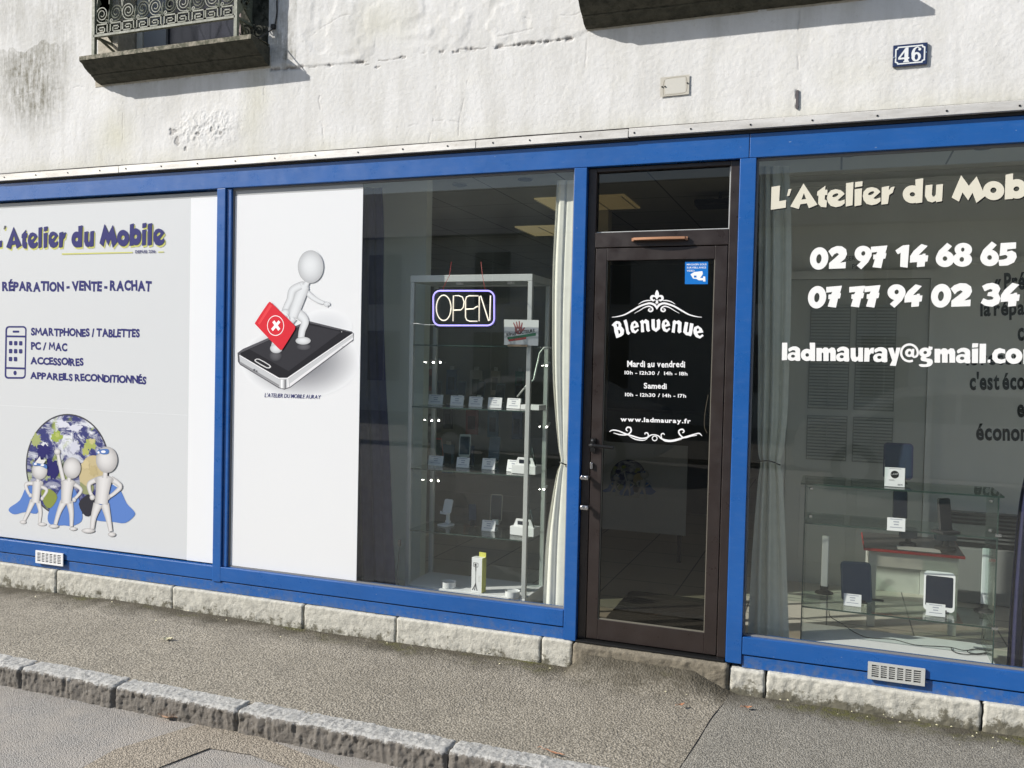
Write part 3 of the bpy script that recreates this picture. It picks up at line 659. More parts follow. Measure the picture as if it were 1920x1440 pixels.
def railing(x0, x1):
    mb = MB(); y = -.15; t = .0045; zr = 3.588
    bar = lambda a, b, c, d, w=t, dy=.006: mb.box((a-w, y-dy, b-w), (c+w, y+dy, d+w)) if (a <= c and b <= d) else mb.box((c-w, y-dy, d-w), (a+w, y+dy, b+w))
    for xx in (x0, x1): mb.box((xx-.011, y-.011, 3.45), (xx+.011, y+.011, 4.42))
    bar(x0+.011, zr, x1-.011, zr, .007, .011); bar(x0, 4.42, x1, 4.42, .012, .02); bar(x0, 4.30, x1, 4.30)
    n = 5; P = (x1-x0-.03)/n; zk = zr+.016; H = .052; zt = zk+H
    def sp(cx, cz, r, turns, sgn, a0, up=1):
        pts = []
        for i in range(int(turns*14)+1):
            a = a0+sgn*2*math.pi*i/14; rr = r*(1-.80*i/(turns*14)); pts.append((cx+rr*math.cos(a), y, cz+up*rr*math.sin(a)))
        mb.tube(pts, .0042, 5)
    for k in range(n):
        c = x0+.015+P*(k+.5)
        for s in (-1, 1):
            u = P*.06; o = P*.47; i_ = P*.16
            seg = [((u, zt), (u, zk)), ((u, zk), (0, zk)), ((u, zt), (o, zt)), ((o, zt), (o, zk)), ((o, zk), (i_, zk)), ((i_, zk), (i_, zk+H*.62)), ((i_, zk+H*.62), (P*.37, zk+H*.62)), ((P*.37, zk+H*.62), (P*.37, zk+H*.3)), ((P*.37, zk+H*.3), (P*.24, zk+H*.3))]
            for (a, b), (d, e) in seg:
                a2, d2 = sorted((c+s*a, c+s*d)); b2, e2 = sorted((b, e)); bar(a2, b2, d2, e2, .0036, .005)
            sp(c+s*P*.10, zt+.016, .014, 1.4, -s, -math.pi/2 if s > 0 else -math.pi/2)
            sp(c+s*P*.27, zt+.062, .052, 2.2, s, -math.pi/2); mb.tube([(c+s*P*.04, y, zt+.004), (c+s*P*.14, y, zt+.010), (c+s*P*.27, y, zt+.010)], .004, 5)
            mb.tube([(c+s*P*.27+s*.052, y, zt+.062), (c+s*P*.47, y, zt+.13), (c+s*P*.40, y, zt+.20), (c+s*P*.2, y, zt+.24)], .0045, 5)
            sp(c+s*P*.2, zt+.29, .05, 2, -s, -math.pi/2); mb.tube([(c+s*P*.2, y, zt+.34), (c+s*P*.4, y, zt+.42), (c+s*P*.3, y, zt+.55), (c, y, zt+.62)], .0045, 5)
        mb.tube([(c, y, zt), (c, y, zt+.05), (c, y, zt+.09)], [.005, .009, .001], 6)
        mb.tube([(c, y, zt+.12), (c, y, 4.3)], .004, 5)
    for xx in (x0, x1):        # returns to the wall
        mb.box((xx-.006, -.14, zr-.008), (xx+.006, 0, zr+.008)); mb.box((xx-.006, -.14, 4.41), (xx+.006, 0, 4.43))
        outer = [(-.139, zr+.008), (-.139, 4.41), (-.004, 4.41), (-.004, zr+.008)]; holes = []
        for k in range(5):
            z = zr+.10+k*.16; holes += [[(-.12, z), (-.085, z+.045), (-.12, z+.06)], ell(-.045, z+.03, .012, .02, .4, 8), ell(-.10, z+.105, .012, .012, 0, 8)]
        tr = tessellate_polygon([[Vector((a, b, 0)) for a, b in L] for L in [outer]+holes]); fl_ = [p for L in [outer]+holes for p in L]
        for e in (-.003, .003): mb.add([(xx+e, a, b) for a, b in fl_], [tuple(q) for q in tr])
        pts = [(xx+.006, -.07+.04*math.cos(a)*(1-a/16), zr+.1+.042*math.sin(a)*(1-a/16)) for a in [i*.5 for i in range(26)]]; mb.tube(pts, .0045, 5)
        mb.tube([(xx, -.142, 3.60), (xx+(.03 if xx == x0 else -.03), -.005, 3.53)], .008, 6)
    return mb
for (a, b, ra, rb) in ((-4.515, -3.215, -4.425, -3.345), (-1.262, .092, -1.17, 0.0)):
    L = part('window_ledge', ledge(a, b), M['slab'], label='mossy dark moulded stone ledge' )
    mb = MB(); mb.box((a+.002, -.1835, 3.438), (b-.002, -.1805, 3.4635)); mb.box((a+.002, -.1805, 3.4625), (b-.002, -.005, 3.4645)); part('ledge_edge', mb, M['slab_edge'], L)
    part('railing', railing(ra, rb), M['iron'], L)
mb = MB(); mb.tube(catmull([tuple(W(552, -60, -.012)), tuple(W(522, -10, -.012)), tuple(W(519, 25, -.012)), tuple(W(514, 50, -.02)), tuple(W(500, 62, -.06)), tuple(W(484, 72, -.15))]), .004, 6)
q = W(514, 51, -.01); mb.box((q.x-.01, -.03, q.z-.012), (q.x+.01, 0, q.z+.012)); part('facade_cable', mb, M['rubber'])

q = W(1495, 170, -.012); q2 = W(1495, 203, -.012); mb = MB(); mb.prism([(q.x-.006, q.z), (q.x+.005, q.z+.004), (q.x+.007, q2.z+.01), (q.x+.003, q2.z-.003), (q.x-.005, q2.z)], -.0125, -.006); part('wall_slot', mb, mat('dark_slot', (.10, .09, .095), .9))
# shop interior
def ipart(name, m, *boxes, label=None):
    mb = MB()
    for b in boxes: mb.box(*b)
    return part(name, mb, m, label=label)
fl = MB(); fl.box((-8.8, .09, .05), (3.8, 8, Z0)); part('shop_floor', fl, M['floor'])
ipart('shop_ceiling', M['ceil'], ((-8.8, .09, 2.93), (3.8, 8, 2.975)))
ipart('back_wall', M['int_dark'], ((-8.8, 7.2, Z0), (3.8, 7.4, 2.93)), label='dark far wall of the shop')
ipart('side_partition', mat('pale_partition_paint', (.90, .93, .86), .9), ((-3.7, .70, Z0), (W(800, 400, .70).x, .78, 2.93)), label='pale partition beside the navy curtain')
ipart('side_partition', M['int_wall'], ((-3.75, .10, Z0), (-3.65, .78, 2.93)))
ipart('alcove_wall', M['int_wall'], ((-.42, 1.85, Z0), (3.8, 1.95, 2.93)), ((-.42, 1.95, Z0), (-.34, 7.2, 2.93)), label='grey wall behind the right window')
ipart('column', M['int_wall'], ((-1.99, 2.9, Z0), (-1.86, 3.03, 2.93)))
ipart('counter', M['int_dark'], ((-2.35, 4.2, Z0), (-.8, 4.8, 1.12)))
# panelled door with blinds in the alcove wall
mb = MB(); X0, X1 = -.297, .56; mb.box((X0, 1.815, Z0), (X1, 1.849, 2.20)); dd = part('glazed_door', mb, mat('grey_door_paint', (.52, .525, .48), .7))
mb = MB(); 
for (a, b) in ((-.165, .09), (.125, .37)):
    for (c, d) in ((.99, 1.29), (1.335, 2.03)):
        mb.box((a, 1.808, c), (b, 1.814, d))
ps = part('door_window', mb, mat('dusk_window_panes', (.26, .27, .25), .3), dd)
mb = MB()
for (a, b) in ((-.16, .085), (.13, .365)):
    for (c, d) in ((1.0, 1.28), (1.345, 2.02)):
        z = c
        while z < d: mb.add([(a, 1.806, z), (b, 1.806, z), (b, 1.800, z+.014), (a, 1.800, z+.014)], [(0, 1, 2, 3)]); z += .021
        mb.box(((a+b)/2-.002, 1.797, c), ((a+b)/2+.002, 1.799, d))
part('blind', mb, mat('grey_blind_slats', (.36, .38, .36), .6), ps)
mb = MB(); mb.box((X0+.1, 1.811, .30), (X0+.40, 1.8145, .80)); mb.box((X0+.46, 1.811, .30), (X0+.76, 1.8145, .80)); part('door_moulding', mb, mat('grey_door_moulding', (.56, .565, .52), .7), dd, bevel=.002)
mb = MB(); mb.box((-.34, 1.80, Z0), (-.30, 1.849, 2.26)); mb.box((.563, 1.80, Z0), (.60, 1.849, 2.26)); mb.box((-.30, 1.80, 2.205), (.563, 1.849, 2.26)); mb.box((.6, 1.83, Z0), (3.8, 1.849, .25)); part('door_casing', mb, M['int_wall'])
mb = MB(); mb.box((.565+.04, 1.82, 2.30), (3.7, 1.849, 2.34)); mb.box((-.4, 1.82, 2.83), (3.7, 1.849, 2.86)); mb.box((-.4, 1.80, 2.905), (3.7, 1.849, 2.929)); part('cornice', mb, M['int_wall'])
# ------------------------------------------------------------------ lettering
GL = {}
def ell(cx, cy, rx, ry, tilt=0, n=28):
    c, s = math.cos(tilt), math.sin(tilt)
    return [(cx+rx*math.cos(a)*c-ry*math.sin(a)*s, cy+rx*math.cos(a)*s+ry*math.sin(a)*c) for a in [2*math.pi*i/n for i in range(n)]]
def sm(pts, k=3):
    """rounded version of a closed loop"""
    n = len(pts); out = []
    for i in range(n):
        a, b, c, d = pts[i-1], pts[i], pts[(i+1) % n], pts[(i+2) % n]
        for j in range(k):
            t = j/k; out.append(tuple(.5*(2*b[m]+(c[m]-a[m])*t+(2*a[m]-5*b[m]+4*c[m]-d[m])*t*t+(3*b[m]-a[m]-3*c[m]+d[m])*t**3) for m in (0, 1)))
    return out
def glyph(ch, *shapes):
    """shapes in traced units (y down); stored in the unit box of the letter"""
    xs = [p[0] for s in shapes for p in s[0]]; ys = [p[1] for s in shapes for p in s[0]]
    x0, x1, y0, y1 = min(xs), max(xs), min(ys), max(ys)
    GL[ch] = [[[((p[0]-x0)/(x1-x0), (p[1]-y0)/(y1-y0)) for p in L] for L in s] for s in shapes]
def put(mb, pl, ch, box, c, off=(0, 0), lift=0):
    x0, x1, y0, y1 = box
    for s in GL[ch]:
        mb.shape(pl, [[(x0+u*(x1-x0)+off[0], y0+v*(y1-y0)+off[1]) for u, v in L] for L in s], c, lift)
# heavy round display face
glyph('L', [[(65,198),(128,188),(121,302),(172,294),(170,350),(60,366)]])
glyph("'", [[(190,214),(212,212),(196,262),(178,265)]])
glyph('A', [[(300,172),(402,328),(340,354),(325,318),(277,325),(265,360),(203,342)], [(303,243),(319,287),(285,291)]])
glyph('t', [[(462,188),(458,218),(476,218),(475,256),(458,258),(455,290),(472,298),(468,348),(430,345),(408,322),(410,262),(398,262),(402,232),(425,215)]])
glyph('e', [[(600,250),(548,296),(566,302),(600,290),(601,318),(575,338),(537,347),(500,337),(478,310),(472,280),(478,248),(502,222),(537,214),(572,222),(592,238)], ell(533, 259, 24, 11, -.45, 14)])
glyph('l', [[(613,170),(667,163),(660,332),(610,342)]])
glyph('i', [[(680,162),(734,156),(732,192),(678,201)]], [[(676,215),(730,208),(725,330),(675,340)]])
glyph('r', [[(875,200),(930,190),(926,222),(945,200),(970,194),(955,240),(930,256),(920,322),(872,328)]])
glyph('d', [ell(1100, 252, 71, 66), ell(1100, 252, 20, 16, 0, 14)], [[(1122,142),(1180,134),(1172,312),(1125,318)]])
glyph('u', [[(1197,186),(1248,180),(1243,252),(1250,268),(1262,268),(1272,252),(1275,182),(1325,176),(1318,302),(1275,310),(1272,300),(1245,312),(1212,302),(1192,265)]])
glyph('M', [[(1458,112),(1515,190),(1572,120),(1635,265),(1570,315),(1542,240),(1510,296),(1468,238),(1442,306),(1388,276)]])
glyph('o', [ell(1697, 225, 78, 70), ell(1695, 222, 23, 20, -.3, 16)])
glyph('b', [[(1785,108),(1840,98),(1838,285),(1778,290)]], [ell(1868, 212, 75, 72), ell(1864, 212, 22, 18, -.3, 14)])
# leaning digits
glyph('0', [ell(165, 205, 76, 98, .16), ell(163, 208, 22, 41, .12, 18)])
glyph('2', [[(243,142),(270,115),(315,97),(360,100),(395,125),(403,165),(385,205),(345,240),(393,232),(390,287),(248,292),(250,242),(300,200),(335,168),(318,155),(292,168),(275,190)]])
glyph('9', [ell(542, 165, 72, 68), ell(543, 162, 17, 20, .3, 14)], [[(613,180),(585,235),(525,297),(488,265),(530,225),(550,190)]])
glyph('7', [[(612,105),(750,93),(732,160),(742,160),(732,205),(715,207),(697,287),(625,278),(645,212),(630,212),(632,172),(655,170),(665,148),(612,155)]])
glyph('1', [[(880,92),(935,86),(920,283),(857,275),(862,155),(838,168),(817,135)]])
glyph('4', [[(1040,82),(1095,98),(1018,175),(1050,172),(1052,165),(1078,163),(1075,178),(1100,178),(1092,230),(1072,232),(1068,272),(1002,278),(1005,235),(943,240),(945,185),(975,140)]])
glyph('6', [ell(1243, 208, 78, 70), ell(1243, 205, 20, 20, .3, 16)], [[(1262,70),(1303,100),(1262,142),(1200,190),(1167,190),(1190,140)]])
glyph('8', [ell(1398, 128, 73, 58), ell(1393, 128, 15, 18, .2, 14)], [ell(1390, 212, 80, 63), ell(1385, 212, 19, 21, .2, 14)])
glyph('5', [[(1722,72),(1852,65),(1850,118),(1778,125),(1776,145),(1815,135),(1850,155),(1857,190),(1835,235),(1780,262),(1710,266),(1702,215),(1745,212),(1775,200),(1780,182),(1760,172),(1712,182)]])
glyph('3', [[(1560,440),(1600,420),(1650,412),(1700,430),(1718,465),(1700,505),(1720,545),(1705,590),(1650,618),(1590,610),(1548,585),(1572,545),(1610,560),(1650,555),(1660,540),(1640,528),(1605,525),(1612,495),(1645,488),(1650,472),(1630,465),(1582,485)]])
# heavy upright lower case of the e-mail line
S_ = lambda l: [(x, y) for x, y in l]
GL['ea'] = [[sm([(.08,.16),(.38,.0),(.72,.0),(.97,.15),(1,.35),(1,.68),(1,1),(.66,1),(.6,.95),(.35,1.01),(.08,.93),(0,.7),(.1,.5),(.4,.40),(.62,.42),(.6,.28),(.4,.25),(.15,.36)], 2), ell(.44, .68, .16, .11, 0, 12)]]
GL['el'] = [[[(.05,0),(1,0),(.95,.98),(0,1)]]]
GL['ed'] = [[ell(.43,.67,.43,.335), ell(.45,.67,.13,.10,0,12)], [[(.62,0),(1,0),(1,1),(.68,1)]]]
GL['em'] = [[[(0,.04),(.27,.04),(.29,.12),(.42,0),(.56,.02),(.64,.13),(.78,0),(.93,.04),(1,.25),(1,1),(.72,1),(.72,.45),(.68,.36),(.63,.45),(.63,1),(.36,1),(.36,.45),(.31,.36),(.27,.45),(.27,1),(0,1)]]]
GL['eu'] = [[[(0,.02),(.4,.02),(.4,.55),(.46,.68),(.56,.68),(.62,.55),(.62,.0),(1,0),(1,1),(.64,1),(.6,.9),(.38,1.02),(.12,.95),(0,.7)]]]
GL['er'] = [[[(.05,.02),(.48,.02),(.5,.18),(.7,.02),(1,0),(.95,.42),(.68,.40),(.55,.55),(.52,1),(0,1)]]]
GL['ey'] = [[[(0,.02),(.4,.0),(.56,.38),(.66,.0),(1,0),(.62,1),(.14,.98),(.34,.70)]]]
GL['eg'] = [[ell(.45,.30,.44,.24), ell(.45,.30,.13,.08,0,12)], [[(.68,.0),(.98,.03),(.95,.17),(.72,.2)]], [sm([(.2,.5),(.5,.52),(.55,.58),(.9,.62),(1,.78),(.85,.94),(.5,1.),(.1,.98),(0,.88),(.2,.86),(.5,.87),(.6,.80),(.5,.74),(.2,.70),(.12,.6)], 2)]]
GL['ei'] = [[[(.08,0),(1,0),(.95,.2),(.03,.22)]], [[(.03,.28),(.98,.26),(.95,1),(0,1)]]]
GL['e.'] = [[[(.1,0),(1,0),(.9,1),(0,.9)]]]
GL['ec'] = [[[(.95,.08),(.98,.36),(.7,.30),(.45,.36),(.38,.52),(.45,.68),(.7,.74),(1,.66),(.98,.92),(.6,1.01),(.25,.94),(.03,.72),(.02,.35),(.2,.1),(.55,-.02)]]]
GL['eo'] = [[ell(.5,.5,.5,.5), ell(.48,.5,.15,.17,0,14)]]
def at_sign(mb, pl, x0, x1, y0, y1, c):
    cx, cy, rx, ry = (x0+x1)/2, (y0+y1)/2, (x1-x0)/2, (y1-y0)/2
    mb.strip(pl, [(cx+rx*.88*math.cos(a), cy+ry*.88*math.sin(a), 8.5) for a in [1.15+i*.25 for i in range(22)]]+[(cx+rx*.74, cy+ry*.35, 8), (cx+rx*.45, cy+ry*.42, 8), (cx+rx*.36, cy+ry*.2, 9)], c)
    mb.shape(pl, [ell(cx-rx*.02, cy, rx*.44, ry*.44), ell(cx, cy, rx*.16, ry*.19, .3, 12)], c)
    mb.shape(pl, [[(cx+rx*.28, cy-ry*.42), (cx+rx*.52, cy-ry*.42), (cx+rx*.46, cy+ry*.42), (cx+rx*.22, cy+ry*.42)]], c)

_cache = {}
def char_mesh(ch, bold):
    k = (ch, bold)
    if ch == 'M' and bold >= .05:      # open counters kept clear in the heavy capitals
        P = [(0, 0), (.10, .73), (.22, .73), (.43, .38), (.64, .73), (.76, .73), (.86, 0), (.68, 0), (.62, .42), (.43, .12), (.24, .42), (.18, 0)]
        return P, [tuple(t) for t in tessellate_polygon([[Vector((a, b, 0)) for a, b in P]])]
    if k not in _cache:
        cu = bpy.data.curves.new('glyph', 'FONT'); cu.body = ch; cu.offset = bold; cu.resolution_u = 3
        o = bpy.data.objects.new('glyph', cu); col.objects.link(o)
        dg = bpy.context.evaluated_depsgraph_get(); m = o.evaluated_get(dg).to_mesh()
        vs = [(v.co.x, v.co.y) for v in m.vertices]; fs = [tuple(p.vertices) for p in m.polygons]
        bpy.data.objects.remove(o); bpy.data.curves.remove(cu); _cache[k] = (vs, fs)
    return _cache[k]
CAPH = .729
def text(mb, pl, s, A, Bp, h, c, bold=.0, jit=0, slant=0, gap=.09, space=.30, lift=0, sx=1):
    """line of lettering from baseline point A to Bp (units of pl), capital height h or (h at A, h at Bp)"""
    h0, h1 = h if isinstance(h, tuple) else (h, h)
    items = []; x = 0; rnd = random.Random(5)
    for ch in s:
        if ch == ' ': x += space; continue
        vs, fs = char_mesh(ch, bold)
        if not vs: continue
        mn = min(v[0] for v in vs); mx = max(v[0] for v in vs)
        j = (rnd.uniform(-1, 1)*jit, rnd.uniform(-1, 1)*jit*.35, rnd.uniform(-1, 1)*jit)
        items.append((x-mn, mx-mn, vs, fs, j, x)); x += mx-mn+gap
    T = x-gap; mb.n += 1; off = lift+mb.n*.00006
    for dx, w, vs, fs, j, xc in items:
        out = []; mxx = xc+w/2
        for (u, v) in vs:
            uu = u+dx; vv = v/CAPH
            a = j[0]*.25; du = uu-mxx; uu = mxx+du*(1+j[2]*.12)-(vv-.5)*a*.7; vv = vv+du*a+j[1]*.5
            t = uu/T; hh = h0+(h1-h0)*t
            px = A[0]+(Bp[0]-A[0])*t+vv*hh*slant; py = A[1]+(Bp[1]-A[1])*t-vv*hh
            out.append(pl(px, py, off))
        mb.add(out, fs, c)

# --- window lettering on the right pane
GY = .0335
WHITE = (.80, .80, .78)
pl = Pl(1430, 300, 490/1920, GY)
boxes = [('L', 60,172,188,366), ("'",178,212,212,265), ('A',203,402,172,360), ('t',398,476,188,348), ('e',472,603,214,347), ('l',610,667,163,342), ('i',675,734,156,340), ('e',735,866,199,332),
         ('r',872,970,190,328), ('d',1029,1180,134,318), ('u',1192,1325,176,312), ('M',1388,1635,112,315), ('o',1619,1775,155,295), ('b',1778,1943,98,290), ('i',1962,2018,85,270), ('l',2030,2087,78,262), ('e',2096,2228,122,256)]
mb = MB()
for ch, *b in boxes: put(mb, pl, ch, b, (.66, .63, .52))
t = tag(mb.build('window_lettering', M['print']), 'cream shop name lettering with black drop shadow at the top of the right window', 'lettering')
mb = MB()
for ch, *b in boxes: put(mb, pl, ch, b, (.012, .012, .012), (7, 9), -.001)
part('letter_shadow', mb, M['print'], t)
pl = Pl(1500, 440, 420/1920, GY)
r1 = [('0',85,243,108,300),('2',243,403,97,293),('9',468,615,95,297),('7',608,750,92,287),('1',817,937,86,283),('4',942,1100,80,278),('6',1163,1322,70,278),('8',1310,1475,70,275),('6',1545,1705,58,270),('5',1700,1858,65,268)]
r2 = [('0',68,225,440,632),('7',225,360,437,625),('7',422,558,437,623),('7',553,690,432,625),('9',750,905,425,627),('4',895,1050,425,620),('0',1123,1297,422,625),('2',1290,1475,415,618),('3',1548,1720,412,618),('4',1720,1885,412,617)]
for row, lb in ((r1, 'upper row of white phone digits on the right window, below the shop name'), (r2, 'lower row of white phone digits on the right window, above the e-mail address')):
    mb = MB()
    for ch, *b in row: put(mb, pl, ch, b, WHITE)
    tag(mb.build('window_lettering', M['print']), lb, 'lettering')
pl = Pl(1450, 620, 470/1920, GY); mb = MB()
for ch, *b in [('el',65,107,92,227),('ea',108,205,122,230),('ed',210,320,92,232),('em',330,478,128,232),('ea',480,580,124,235),('eu',592,687,130,237),('er',695,772,130,237),('ea',765,872,128,240),('ey',878,975,130,270),
               ('eg',1115,1222,120,278),('em',1235,1393,134,245),('ea',1398,1508,133,248),('ei',1520,1570,97,248),('el',1578,1630,100,250),('e.',1640,1663,222,246),('ec',1675,1780,135,252),('eo',1778,1908,135,255),('em',1916,2070,138,256)]:
    put(mb, pl, ch, b, WHITE)
at_sign(mb, pl, 970, 1115, 97, 243, WHITE)
tag(mb.build('window_lettering', M['print']), 'white e-mail address lettering across the middle of the right window', 'lettering')

# --- door lettering
DY = .0445
pl = Pl(1140, 530, 200/1920, DY); mb = MB(); Wt = (.82, .82, .82)
def be(x0, x1, y0, y1, rot=0):
    o = [(0,.4),(.12,.15),(.5,0),(.85,.2),(1,.5),(.4,.6),(.45,.72),(.62,.8),(.88,.64),(1,.76),(.6,1),(.2,.9),(.02,.65)]; h = [(.36,.27),(.52,.20),(.62,.36),(.37,.46)]
    f = lambda q: [(x0+(u+rot*(v-.5))*(x1-x0), y0+(v+rot*.6*(u-.5))*(y1-y0)) for u, v in q]
    mb.shape(pl, [f(o), f(h)], Wt)
mb.shape(pl, [[(65,765),(110,715),(150,690),(210,700),(240,745),(238,785),(262,810),(290,850),(280,930),(240,965),(150,1000),(115,880),(105,800),(90,780)], [(152,745),(185,742),(190,785),(168,800)], [(180,850),(212,855),(222,900),(195,930)]], Wt)
mb.shape(pl, [[(278,685),(330,660),(350,720),(375,880),(402,905),(368,942),(335,915),(310,790)]], Wt)
be(403, 557, 683, 915, -.05); be(967, 1120, 655, 893); be(1537, 1718, 772, 1005, .10)
mb.shape(pl, [[(572,700),(625,665),(640,690),(680,655),(735,690),(748,850),(762,862),(720,887),(690,855),(682,740),(655,725),(640,745),(652,888),(595,893),(592,740)]], Wt)
mb.shape(pl, [[(783,660),(840,655),(845,800),(860,828),(880,800),(880,700),(870,680),(920,650),(942,690),(935,830),(865,887),(795,845),(782,790)]], Wt)
mb.shape(pl, [[(1165,700),(1195,672),(1230,695),(1275,675),(1325,715),(1318,870),(1325,885),(1280,915),(1250,880),(1262,760),(1240,735),(1215,750),(1200,905),(1145,893),(1165,745)]], Wt)
mb.shape(pl, [[(1385,705),(1445,718),(1420,880),(1440,900),(1455,880),(1478,725),(1540,740),(1510,930),(1490,965),(1445,950),(1405,945),(1352,890),(1360,840)]], Wt)
tag(mb.build('door_lettering', M['print']), 'large arched white welcome word on the door glass', 'lettering')
mb = MB()
for s in (1, -1):
    f = lambda q: [(880+s*(x-880), y, w) for x, y, w in q]
    mb.strip(pl, f([(70,622,4),(170,610,8),(300,575,11),(430,505,14),(560,430,15),(680,385,16),(760,372,17),(830,395,20),(862,430,18),(882,480,5)]), Wt)
    mb.strip(pl, f([(550,388,3),(620,345,8),(700,322,10),(770,322,8)]), Wt)
    mb.strip(pl, f([(475,552,3),(560,505,6),(660,445,9),(740,425,12),(795,455,14),(800,500,14),(760,518,13),(730,495,12),(745,470,8),(770,478,4)]), Wt)
    mb.strip(pl, f([(878,300,6),(865,265,10),(830,240,16),(790,250,22),(780,290,22),(815,320,16),(845,305,8)]), Wt)
mb.shape(pl, [sm([(882,130),(918,200),(908,250),(884,290),(858,250),(846,200)])], Wt)
mb.shape(pl, [[(850,318),(910,318),(898,340),(908,372),(886,372),(880,395),(872,372),(850,372),(866,340)]], Wt)
tag(mb.build('door_ornament', M['print']), 'white curled ornament with a lily flower above the welcome word', 'ornament')
pl = Pl(1060, 640, 380/1368, DY); mb = MB()
text(mb, pl, 'Mardi au vendredi', (418, 172), (808, 175), 42, Wt, .025, .25, gap=.06, space=.28)
text(mb, pl, '10h - 12h30 /  14h - 18h', (400, 222), (824, 230), 24, Wt, .02, gap=.09)
text(mb, pl, 'Samedi', (530, 318), (684, 320), 38, Wt, .025, .25, gap=.06)
text(mb, pl, '10h - 12h30 / 14h - 17h', (403, 370), (815, 380), 24, Wt, .02, gap=.09)
tag(mb.build('door_lettering', M['print']), 'white opening hours lettering in four lines on the door glass', 'lettering')
mb = MB(); text(mb, pl, 'www.ladmauray.fr', (372, 539), (846, 553), 30, Wt, .035, gap=.08)
tag(mb.build('door_lettering', M['print']), 'white web address lettering below the opening hours on the door', 'lettering')
mb = MB()
mb.strip(pl, [(297,610,2),(320,599,4),(360,605,4),(400,622,5),(450,638,5),(510,655,5),(550,650,5),(575,634,4),(603,630,3),(630,640,4),(655,660,5),(710,670,5),(780,655,5),(830,640,5),(880,625,4),(905,622,4),(922,638,2)], Wt)
mb.strip(pl, [(325,618,2),(370,630,4),(415,630,4),(442,610,5),(440,585,5),(420,580,5),(410,595,4),(420,606,3)], Wt)
mb.strip(pl, [(888,634,2),(850,640,3),(800,650,4),(770,625,5),(768,602,5),(790,594,5),(802,608,4),(790,618,3)], Wt)
mb.strip(pl, [(430,640,1),(470,660,4),(520,668,3),(548,660,2),(560,635,4),(553,618,4),(538,620,4),(538,630,2)], Wt)
mb.strip(pl, [(785,662,1),(720,675,4),(670,672,3),(650,650,3),(648,628,4),(662,622,4),(670,632,2)], Wt)
mb.shape(pl, [ell(603, 655, 19, 19), ell(603, 655, 13, 13)], Wt)
tag(mb.build('door_ornament', M['print']), 'white scrolled line ornament under the web address on the door', 'ornament')
# camera sticker
pl = Pl(1060, 290, 380/1368, DY-.001); mb = MB()
mb.shape(pl, [[(808,722),(964,720),(962,874),(807,874)]], (.012,.16,.52))
text(mb, pl, 'MAGASIN SOUS', (820, 747), (953, 746), 12, Wt, .01, gap=.07); text(mb, pl, 'SURVEILLANCE', (820, 768), (950, 767), 12, Wt, .01, gap=.07); text(mb, pl, 'VIDEO', (820, 789), (872, 789), 12, Wt, .01, gap=.07)
mb.shape(pl, [[(870,792),(925,786),(928,806),(905,840),(862,836),(845,808)], [(868,816),(886,816),(886,830),(868,830)]], Wt)
mb.shape(pl, [[(905,832),(930,832),(930,822),(944,822),(946,856),(930,856),(930,848),(900,848),(885,838)]], Wt)
tag(mb.build('sticker', M['print']), 'blue video surveillance sticker in the top right corner of the door glass', 'sticker')

# ------------------------------------------------------------------ poster panels
INK = (.035, .036, .15); YEL = (.56, .56, .17)
PY = .031
P1 = thing('poster', 'pale grey poster with the shop name, service list and globe at the far left', 'poster', (-4.7, PY, LSILL))
mb = MB(); mb.box((-6.4, PY, LSILL+.010), (-3.815, PY+.003, 2.585)); o = part('poster_sheet', mb, M['panel_grey'], P1)
mb = MB(); mb.box((-6.4, PY+.001, 2.5855), (-3.60, PY+.003, WIN_TOP-.013), (1, 1, 1)); part('header_shade_strip', mb, mat('header_shade_grey', (.33, .34, .335), .4), P1)  # grey strip stands for the header's shadow along the poster top
mb = MB(); mb.box((-3.8145, PY-.0005, LSILL+.008), (-3.592, PY+.003, 2.5852)); part('side_sheet', mb, M['vinyl'], P1)
mb = MB(); mb.box((-6.4, PY-.0006, 1.2215), (-3.82, PY-.0001, 1.2235)); part('sheet_seam', mb, M['panel'], P1)
F1 = PY-.0004
pl = Pl(0, 400, 320/1920, F1)
lt = [('L',-75,22,165,398),("'",38,68,138,180),('A',68,240,150,405),('t',240,305,180,397),('e',312,420,213,397),('l',430,472,152,394),('i',490,535,145,392),('e',543,650,203,390),('r',662,742,205,387),('d',803,928,133,384),('u',945,1057,195,382),
      ('M',1118,1320,118,388),('o',1315,1452,185,372),('b',1455,1588,112,367),('i',1597,1646,105,367),('l',1662,1712,108,366),('e',1722,1848,170,365)]
mb = MB()
for ch, *b in lt: put(mb, pl, ch, b, YEL, (14, 20))
mb.strip(pl, [(695,458,8),(1490,440,7)], YEL); mb.strip(pl, [(1778,436,6),(1842,434,6)], YEL)
part('title_shadow', mb, M['print'], P1)
mb = MB()
for ch, *b in lt: put(mb, pl, ch, b, INK if ch != "'" else (.12,.12,.14), lift=.002)
text(mb, pl, 'DEPUIS 2016', (1520, 449), (1748, 443), 34, INK, .02, .2, gap=.06, lift=.002)
part('title_lettering', mb, M['print'], P1)
pl = Pl(0, 360, .25, F1)
def svc(*a, **k):
    mb = MB(); text(mb, pl, *a, **k); part('service_lettering', mb, M['print'], P1)
svc('RÉPARATION - VENTE - RACHAT', (16, 741), (1138, 738), (66, 74), INK, .055, .35, gap=.0, space=.24)
pl = Pl(0, 600, 300/1920, F1)
svc('SMARTPHONES / TABLETTES', (372, 183), (1678, 208), (88, 96), INK, .05, .35, gap=-.005, space=.22)
svc('PC / MAC', (372, 354), (808, 366), (88, 92), INK, .05, .35, gap=-.005, space=.3)
svc('ACCESSOIRES', (365, 528), (1003, 548), (82, 88), INK, .05, .35, gap=-.005)
svc('APPAREILS RECONDITIONNÉS', (362, 703), (1758, 765), (78, 90), INK, .05, .35, gap=-.005, space=.22)
mb = MB()
